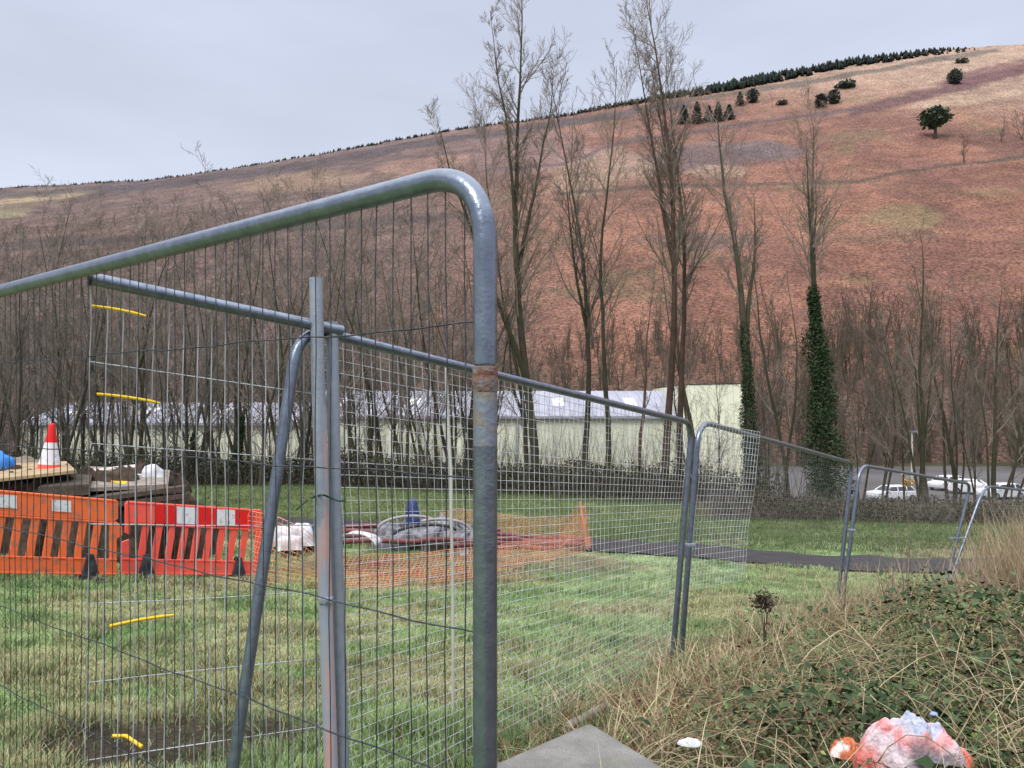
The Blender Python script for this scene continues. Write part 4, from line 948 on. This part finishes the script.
# ------------------------------------------------------------------ cars, lamp post, wall
def car(label, px, d, rz, body='carpaint', z=-8.46):
    x = (px-512)/F*d; r = empty('parked_car', (0,0,0), label, 'car', 'cars in the car park')
    def hull(prof, w0, w1, y0=None):     # side profile (x,z,halfwidth)
        mb = MB(); n = len(prof)
        for s in (-1,1):
            for (a, b, w) in prof: mb.v.append(Vector((a, s*w, b)))
        mb.f.append(tuple(range(n))); mb.f.append(tuple(range(n, 2*n))[::-1])
        for i in range(n): j = (i+1) % n; mb.f.append((j, i, n+i, n+j))
        return mb
    o = hull([(-2.05,.28,.80),(-2.12,.55,.84),(-2.05,.85,.84),(-1.1,.98,.86),(1.6,1.0,.86),(2.02,.92,.83),(2.1,.55,.83),(2.02,.28,.8),(1.3,.2,.8),(-1.3,.2,.8)],0,0).build('body', M[body], r, False); bevel(o, .07, 3)
    o = hull([(-1.15,.97,.80),(-.42,1.36,.64),(1.25,1.38,.64),(1.85,1.0,.78)],0,0).build('window_band', M['glass'], r); bevel(o, .03, 2)
    o = hull([(-.5,1.345,.66),(-.3,1.43,.62),(1.0,1.45,.62),(1.32,1.36,.66)],0,0).build('roof', M[body], r); bevel(o, .03, 2)
    mb = MB()
    for sx in (-.02,.85,-.95,1.5): 
        for s in (-1,1): mb.tube([(sx-(.28 if sx == -.95 else 0)+(.2 if sx == 1.5 else 0), s*.825, .98),(sx+(.27 if sx == -.95 else 0)-(.18 if sx == 1.5 else 0), s*.665, 1.37)], .04, 6)
    mb.build('pillar', M[body], r)
    for wx in (-1.28,1.3):
        for s in (-1,1):
            ax = Matrix.Rotation(math.pi/2, 3, 'X')
            w = MB().lathe((wx, s*.80, .32), [(.2,-.1),(.31,-.1),(.32,-.06),(.32,.06),(.31,.1),(.2,.1)], 20, ax).build('wheel', M['tyre'], r, True)
            MB().lathe((wx, s*.80, .32), [(.19,-.105),(.195,.105)], 16, ax).build('rim', M['rim'], w)
    for s in (-1,1):
        MB().box((-2.06, s*.62, .70), (.14,.34,.15)).build('headlight', M['lamp'], r); MB().box((2.04, s*.66, .80), (.12,.24,.2)).build('tail_lamp', M['redlamp'], r)
        MB().box((-.95, s*.93, 1.02), (.12,.16,.12)).build('mirror', M[body], r)
    r.location = (x, d, z); r.rotation_euler = (0,0,rz)
    return r
car('white hatchback side-on in front of the stone edge, nearest of the parked cars', 893, 70, .12)
car('white car angled behind the far panel rail, second of the parked cars', 947, 80, .5)
car('white car at the joint of the two farthest panels', 972, 76, 2.6)
car('white car half hidden by the tall dead grass at the right', 1001, 72, .2)
car('silver-blue car just visible through the edge of the bright mesh flap', 757, 60, 1.2, 'silver')
p = W(912,478,82); rl = empty('lamp_post', (p.x, p.y, -8.5), 'slim pale lamp post behind the parked cars', 'lamp post')
MB().tube([(p.x,p.y,-8.5),(p.x,p.y,-5),(p.x,p.y,-2.6)], [.13,.11,.08], 10).build('pole', M['post_white'], rl, True)
MB().box((p.x,p.y-.2,-2.5),(.3,.9,.16)).build('lamp_head', M['galv_dull'], rl)
mb = MB(); random.seed(4)
for i in range(70):
    for j in range(3):
        x = W(770,0,63).x+.32*i+random.uniform(-.04,.04)+(j % 2)*.15; mb.box((x,63+random.uniform(-.05,.05),-8.4+j*.28),(.31,.3,.27))
o = mb.build('stone_wall', M['stone']); bevel(o, .04, 1); tag(o, 'low rough stone wall at the near edge of the car park', 'wall')

# ------------------------------------------------------------------ grass blades
def blades(name, x, y, h, w, col, m, label, cat='grass', seed=1, lean=.35, droop=.3, base=-.01, par=None, zz=None, kind='stuff'):
    n = len(x); rng = np.random.default_rng(seed); z = (gh(x, y) if zz is None else zz)+base; a = rng.uniform(0,6.283,n); l = np.abs(rng.normal(0,lean,n)); dr = droop*rng.random(n)
    dx = np.cos(a); dy = np.sin(a); b = rng.uniform(0,6.283,n); wx = np.cos(b)*w; wy = np.sin(b)*w; V = []
    for t, ww in ((0,1),(.4,.85),(.75,.55)):
        ox = (l*t+dr*t*t)*h; oz = h*(t-.25*dr*t*t-.3*l*t*l)
        for s in (-1,1): V.append(np.stack([x+dx*ox+s*wx*ww, y+dy*ox+s*wy*ww, z+oz], -1))
    ox = (l+dr)*h; V.append(np.stack([x+dx*ox, y+dy*ox, z+h*(1-.35*dr-.3*l*l)], -1))
    V = np.stack(V, 1).reshape(-1, 3); o = np.arange(n)[:,None]*7
    quads = np.stack([o+np.array([[0,1,3,2]]), o+np.array([[2,3,5,4]])], 1).reshape(-1, 4); tri = (o+np.array([[4,5,6]]))
    loops = np.concatenate([quads.ravel(), tri.ravel()]); sizes = np.concatenate([np.full(len(quads),4), np.full(n,3)])
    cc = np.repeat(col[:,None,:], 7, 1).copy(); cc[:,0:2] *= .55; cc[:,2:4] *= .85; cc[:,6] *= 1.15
    return tag(np_mesh(name, V, loops, sizes, m, cc.reshape(-1,3), par), label, cat, kind=kind)
def pts_view(n, d0, d1, seed, pmin=-90, pmax=1110, pw=1.0):
    rng = np.random.default_rng(seed); u = rng.random(n); y = d0*(d1/d0)**(u**pw); px = rng.uniform(pmin, pmax, n); return (px-512)/F*y, y, rng
x, y, rng = pts_view(330000, 2.2, 16.2, 41)
bk = bankf(x, y); keep = (rng.random(len(x)) > bk*.92)
mud = patchf(x, y, -1.75, 3.8, .75, .42); keep &= rng.random(len(x)) > mud*.95
pc = np.abs(y-np.interp(x, [-15,-5,-1,1.6,3.65,5.8,8,12], [21,18.4,16.7,15.75,14.95,13.9,13.4,13.6])); keep &= pc > 1.05
keep &= ~((x > -10)&(x < -4.9)&(y > 11.3)&(y < 13.9))
x, y = x[keep], y[keep]; n = len(x); a = fbm(x, y, 1.6, 4, 1); tuft = fbm(x, y, .38, 3, 15)
h = (.022+.085*sm(.45,.72,tuft)+.03*rng.random(n))*(1-.4*patchf(x, y, -1, 12.5, 3, 1.5)); col = lawn_colour(x, y)*1.15
pick = rng.random(n); sw = sm(.48,.62,a)*.50+.05
col = np.where((pick < sw*.85)[:,None], STRAW*rng.uniform(.8,1.35,n)[:,None], mix(GREEN, GREEN2*1.2, np.clip(rng.random(n)*.8+tuft*.4,0,1)))
col = np.where((pick > .95)[:,None], RUST*1.1, col)
col = mix(col, lawn_colour(x, y), .35)*(.7+.6*fbm(x, y, .55, 3, 17))[:,None]
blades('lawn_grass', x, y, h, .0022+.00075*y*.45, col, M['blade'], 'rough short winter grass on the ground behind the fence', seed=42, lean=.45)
# far lawn
x, y, rng = pts_view(90000, 15.5, 27, 43); pc = np.abs(y-np.interp(x, [-30,-15,-5,-1,1.6,3.65,5.8,8,12,24], [25,21,18.4,16.7,15.75,14.95,13.9,13.4,13.6,15])); k = (pc > 1.0)&(y < yb(x,0)+1.5); x, y = x[k], y[k]; n = len(x)
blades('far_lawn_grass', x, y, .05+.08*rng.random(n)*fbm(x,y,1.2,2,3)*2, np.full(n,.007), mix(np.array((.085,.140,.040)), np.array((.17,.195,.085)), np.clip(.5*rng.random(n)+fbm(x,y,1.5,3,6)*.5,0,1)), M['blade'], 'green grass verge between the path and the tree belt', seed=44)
# bank: straw grass
x, y, rng = pts_view(330000, 2.0, 11.5, 45, 430, 1420, .9); bk = bankf(x, y)
fx = np.interp(y, [0,1.32,3.5,5.6,8.5,11,14], [-.1,-.1,.0,1.2,3.9,6.5,9.5]); nearf = np.exp(-((x-fx-.25)/.75)**2)
zone = fbm(x, y, .8, 3, 61); leafz = sm(.8,1.9,x-fx)*sm(8,6,y)
k = rng.random(len(x)) < np.clip(bk*(.22+.5*zone)*(1-.3*leafz)+nearf*.30, 0, 1); x, y, nearf, zone, leafz = x[k], y[k], nearf[k], zone[k], leafz[k]; n = len(x)
blk = (x > -.35)&(x < .85)&(y > 2.2)&(y < 3.2); near2 = np.interp(y, [2,3.4,6,9], [.55,.75,1,1])
cl = sm(.38,.66,fbm(x, y, .33, 3, 63)); h = (.03+.11*cl*rng.random(n)+.20*rng.random(n)**3*(.4+nearf))*near2; h[blk] = .05
st = mix(STRAW*.6, STRAW*1.3, rng.random(n)**1.5); gr = mix(GREEN*.55, GREEN2*.95, rng.random(n)); gz = sm(.42,.6,fbm(x, y, .7, 3, 66)); col = np.where((rng.random(n) < .36+.45*nearf-.32*gz)[:,None], st, gr); col = col*(.62+.5*cl)[:,None]; col = np.where((rng.random(n) < .20)[:,None], RUST*rng.uniform(.35,1.2,n)[:,None], col)
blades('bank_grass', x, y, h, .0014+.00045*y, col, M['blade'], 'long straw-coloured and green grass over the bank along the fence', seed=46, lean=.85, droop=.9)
# tall dead grass at the right edge
rng = np.random.default_rng(51); n = 2600; x = rng.normal(4.75,.42,n); y = rng.normal(7.0,.4,n); h = rng.uniform(.25,1.15,n)*np.exp(-((x-4.85)/.8)**2)
blades('dead_grass', x, y, h, np.full(n,.0035), mix(STRAW*.7, np.array((.48,.36,.25)), rng.random(n)), M['blade'], 'tall pale dead grass clump on the bank at the right edge', seed=52, lean=.16, droop=.3)
n = 700; x = np.concatenate([rng.normal(2.9,.5,n//2), rng.normal(4.0,.5,n-n//2)]); y = x*1.05+3.9+rng.normal(0,.3,n)
blades('dead_grass', x, y, rng.uniform(.2,.65,n), np.full(n,.0028), mix(STRAW*.8, np.array((.5,.4,.28)), rng.random(n)), M['blade'], 'thin scattered dead stalks along the crest of the bank', seed=53, lean=.22, droop=.35)
# bramble leaves on the bank
def bank_leaves(name, n, seed, c1, c2, size, lift, label, thr, pw=.9, pmin=560):
    x, y, rng = pts_view(int(n*(1420-pmin)/(1130-pmin)), 2.1, 8.5, seed, pmin, 1420, pw); fx = np.interp(y, [0,1.32,3.5,5.6,8.5,11], [-.1,-.1,.0,1.2,3.9,6.5])
    zone = fbm(x, y, .55, 3, seed); n = len(x); d = sm(.35,1.5,x-fx+.8*(fbm(x,y,1.3,3,77)-.5)); k = (rng.random(n) < d*sm(thr-.1,thr+.1,zone)); x, y = x[k], y[k]; n = len(x)
    hump = .30*sm(.4,.72,fbm(x, y, .9, 3, 99)); z = gh(x, y)+(hump+lift)*rng.random(n)**.7+.01
    col = mix(np.array(c1), np.array(c2), rng.random(n)**1.4)
    o = leaves(name, np.stack([x,y,z],-1), col, size*rng.uniform(.5,1.3,n), M['leaf'], None, .55, seed=seed, aspect=.75)
    tag(o, label, 'undergrowth', kind='stuff')
bank_leaves('bramble_leaves', 17500, 101, (.016,.036,.012), (.10,.135,.06), .038, .13, 'dark green bramble leaves in patches on the right of the bank', .53)
bank_leaves('pale_weed_leaves', 15000, 102, (.10,.16,.04), (.26,.32,.11), .022, .08, 'pale yellow-green weed leaves among the brambles', .50)
bank_leaves('dead_leaves', 9000, 103, (.06,.032,.02), (.20,.12,.07), .030, .05, 'curled brown dead leaves scattered over the bank', .42, .9, 500)
x, y, rng = pts_view(1300, 2.1, 8.5, 131, 560, 1130, .9); k = bankf(x, y) > .7; x, y = x[k], y[k]; n = len(x)
blades('bank_strands', x, y, rng.uniform(.12,.42,n), .0012+.0004*y, mix(STRAW*.9, np.array((.60,.50,.33)), rng.random(n)), M['blade'], 'long pale dead grass strands lying over the brambles', seed=132, lean=1.0, droop=1.0, zz=gh(x, y)+.08*rng.random(n))
bank_leaves('broad_bramble_leaves', 5200, 107, (.020,.045,.016), (.115,.155,.07), .055, .18, 'broad green bramble leaves in clumps on the upper right of the bank', .50, .7, 700)
bank_leaves('creeping_weed_leaves', 26000, 109, (.05,.10,.025), (.22,.30,.10), .014, .05, 'fine bright green creeping weeds between the brambles', .44, .9, 520)
# bramble canes
random.seed(77); mb = MB()
for i in range(700):
    d = random.uniform(2.2,7.5); px = random.uniform(600,1120); x = (px-512)/F*d
    if float(bankf(np.array([x]), np.array([d]))[0]) < .6: continue
    L = random.uniform(.3,1.1); a = random.uniform(0,6.283); hgt = random.uniform(.06,.30); pts = []
    for k in range(9):
        t = k/8; xx = x+math.cos(a+.5*t)*L*t; yy = d+math.sin(a+.5*t)*L*t; pts.append(Vector((xx, yy, G(xx,yy)+.01+hgt*math.sin(min(1,t*1.15)*3.0)))) 
    mb.tube(pts, [random.uniform(.001,.0026)]*8+[.0008], 4, False)
tag(mb.build('bramble_canes', mat('cane_brown',(.20,.12,.075),.8,0,(6,(.36,.28,.17),.4,.6))), 'arching brown bramble canes and dead stems tangled on the bank', 'undergrowth', kind='stuff')
# single weeds
def weed(label, px, py, top, d, m='twig_pale', head=None, n=5, spread=.1, name='dead_weed'):
    b = W(px,py,d); b.z = min(b.z, G(b.x,b.y)+.02); tp = (HOR-top)/F*d; r = empty(name, b, label, 'weed'); mb = MB(); random.seed(int(px)); tips = []
    for i in range(n):
        h = (tp-b.z)*(1 if i == 0 else random.uniform(.5,.9)); pts = [b]; dx = random.uniform(-spread,spread)*(i > 0)
        for k in range(1,8): pts.append(Vector((b.x+dx*k/3*h+random.uniform(-.008,.008), b.y+random.uniform(-.02,.02), b.z+h*k/7)))
        mb.tube(pts, [.0045-.0004*k for k in range(8)], 5, False); tips.append(pts[-1])
    mb.build('stem', M[m], r, True)
    if head:
        rs = np.random.default_rng(int(px)); nn = head[1]; c = np.array(list(tips[0])); P = c+rs.normal(0, head[2], (nn,3))
        leaves('seed_head', P, mix(np.array(head[0])*.5, np.array(head[0]), rs.random(nn)), np.full(nn, head[3]), M['leaf'], r, .1, seed=3)
weed('tall dead weed with a yellow-orange seed head in front of the white hatchback', 907, 610, 482, 6.9, head=((.48,.30,.10),60,.022,.03))
weed('pale curling dead stalk right of the joint of the farthest panels', 976, 600, 524, 6.6, n=4)
weed('dark brown dock-like seed spike on the fence line beside the long panel joint', 765, 650, 602, 5.3, 'twig_dark', head=((.09,.065,.045),420,.035,.024), n=6, spread=.04)
weed('thin dead stem standing against the far lawn left of the seed-headed weed', 893, 600, 520, 6.8, n=4, spread=.2)

# ------------------------------------------------------------------ camera, light, world
cam = bpy.data.cameras.new('Camera'); co = bpy.data.objects.new('Camera', cam); C.objects.link(co); scene.camera = co
co.location = (0,0,0); co.rotation_euler = (math.pi/2,0,0); cam.sensor_width = 36; cam.lens = F/1024*36; cam.shift_y = (HOR-384)/1024; cam.clip_start = .05; cam.clip_end = 5000
SE, SR = math.radians(48), math.radians(215)
sl = bpy.data.lights.new('Sun','SUN'); sl.energy = 2.0; sl.angle = math.radians(20); sl.color = (1,.965,.92); so = bpy.data.objects.new('Sun', sl); C.objects.link(so)
sd = Vector((math.sin(SR)*math.cos(SE), math.cos(SR)*math.cos(SE), math.sin(SE))); so.rotation_euler = (-sd).to_track_quat('-Z','Y').to_euler()
w = bpy.data.worlds.new('World'); scene.world = w; w.use_nodes = True; nt = w.node_tree; bg = nt.nodes['Background']; bg.inputs['Strength'].default_value = .1
sky = nt.nodes.new('ShaderNodeTexSky'); sky.sky_type = 'NISHITA'; sky.sun_disc = False; sky.sun_elevation = SE; sky.sun_rotation = SR
tc = nt.nodes.new('ShaderNodeTexCoord'); sep = nt.nodes.new('ShaderNodeSeparateXYZ'); nt.links.new(tc.outputs['Generated'], sep.inputs[0])
cr = nt.nodes.new('ShaderNodeValToRGB'); e = cr.color_ramp.elements
e[0].position = 0; e[0].color = (.70,.745,.87,1); e[1].position = .48; e[1].color = (.64,.69,.85,1)
q = e.new(.20); q.color = (.68,.73,.87,1); q = e.new(.62); q.color = (1.7,1.75,1.9,1); q = e.new(1.0); q.color = (2.5,2.55,2.65,1)
nt.links.new(sep.outputs['Z'], cr.inputs[0])
mp = nt.nodes.new('ShaderNodeMapping'); mp.inputs['Scale'].default_value = (1.2,1.2,4.5); nt.links.new(tc.outputs['Generated'], mp.inputs[0])
nz = nt.nodes.new('ShaderNodeTexNoise'); nz.inputs['Scale'].default_value = 2.2; nz.inputs['Detail'].default_value = 6; nz.inputs['Roughness'].default_value = .5; nt.links.new(mp.outputs[0], nz.inputs['Vector'])
mr = nt.nodes.new('ShaderNodeMapRange'); mr.inputs[1].default_value = .3; mr.inputs[2].default_value = .7; mr.inputs[3].default_value = 9.9; mr.inputs[4].default_value = 11.4; nt.links.new(nz.outputs['Fac'], mr.inputs[0])
vm = nt.nodes.new('ShaderNodeVectorMath'); vm.operation = 'SCALE'; nt.links.new(cr.outputs[0], vm.inputs[0]); nt.links.new(mr.outputs[0], vm.inputs['Scale'])
mx = nt.nodes.new('ShaderNodeMix'); mx.data_type = 'RGBA'; mx.inputs[0].default_value = .90; nt.links.new(sky.outputs[0], mx.inputs[6]); nt.links.new(vm.outputs[0], mx.inputs[7])
nt.links.new(mx.outputs[2], bg.inputs['Color'])
scene.view_settings.view_transform = 'Standard'; scene.view_settings.look = 'None'; scene.view_settings.exposure = 0
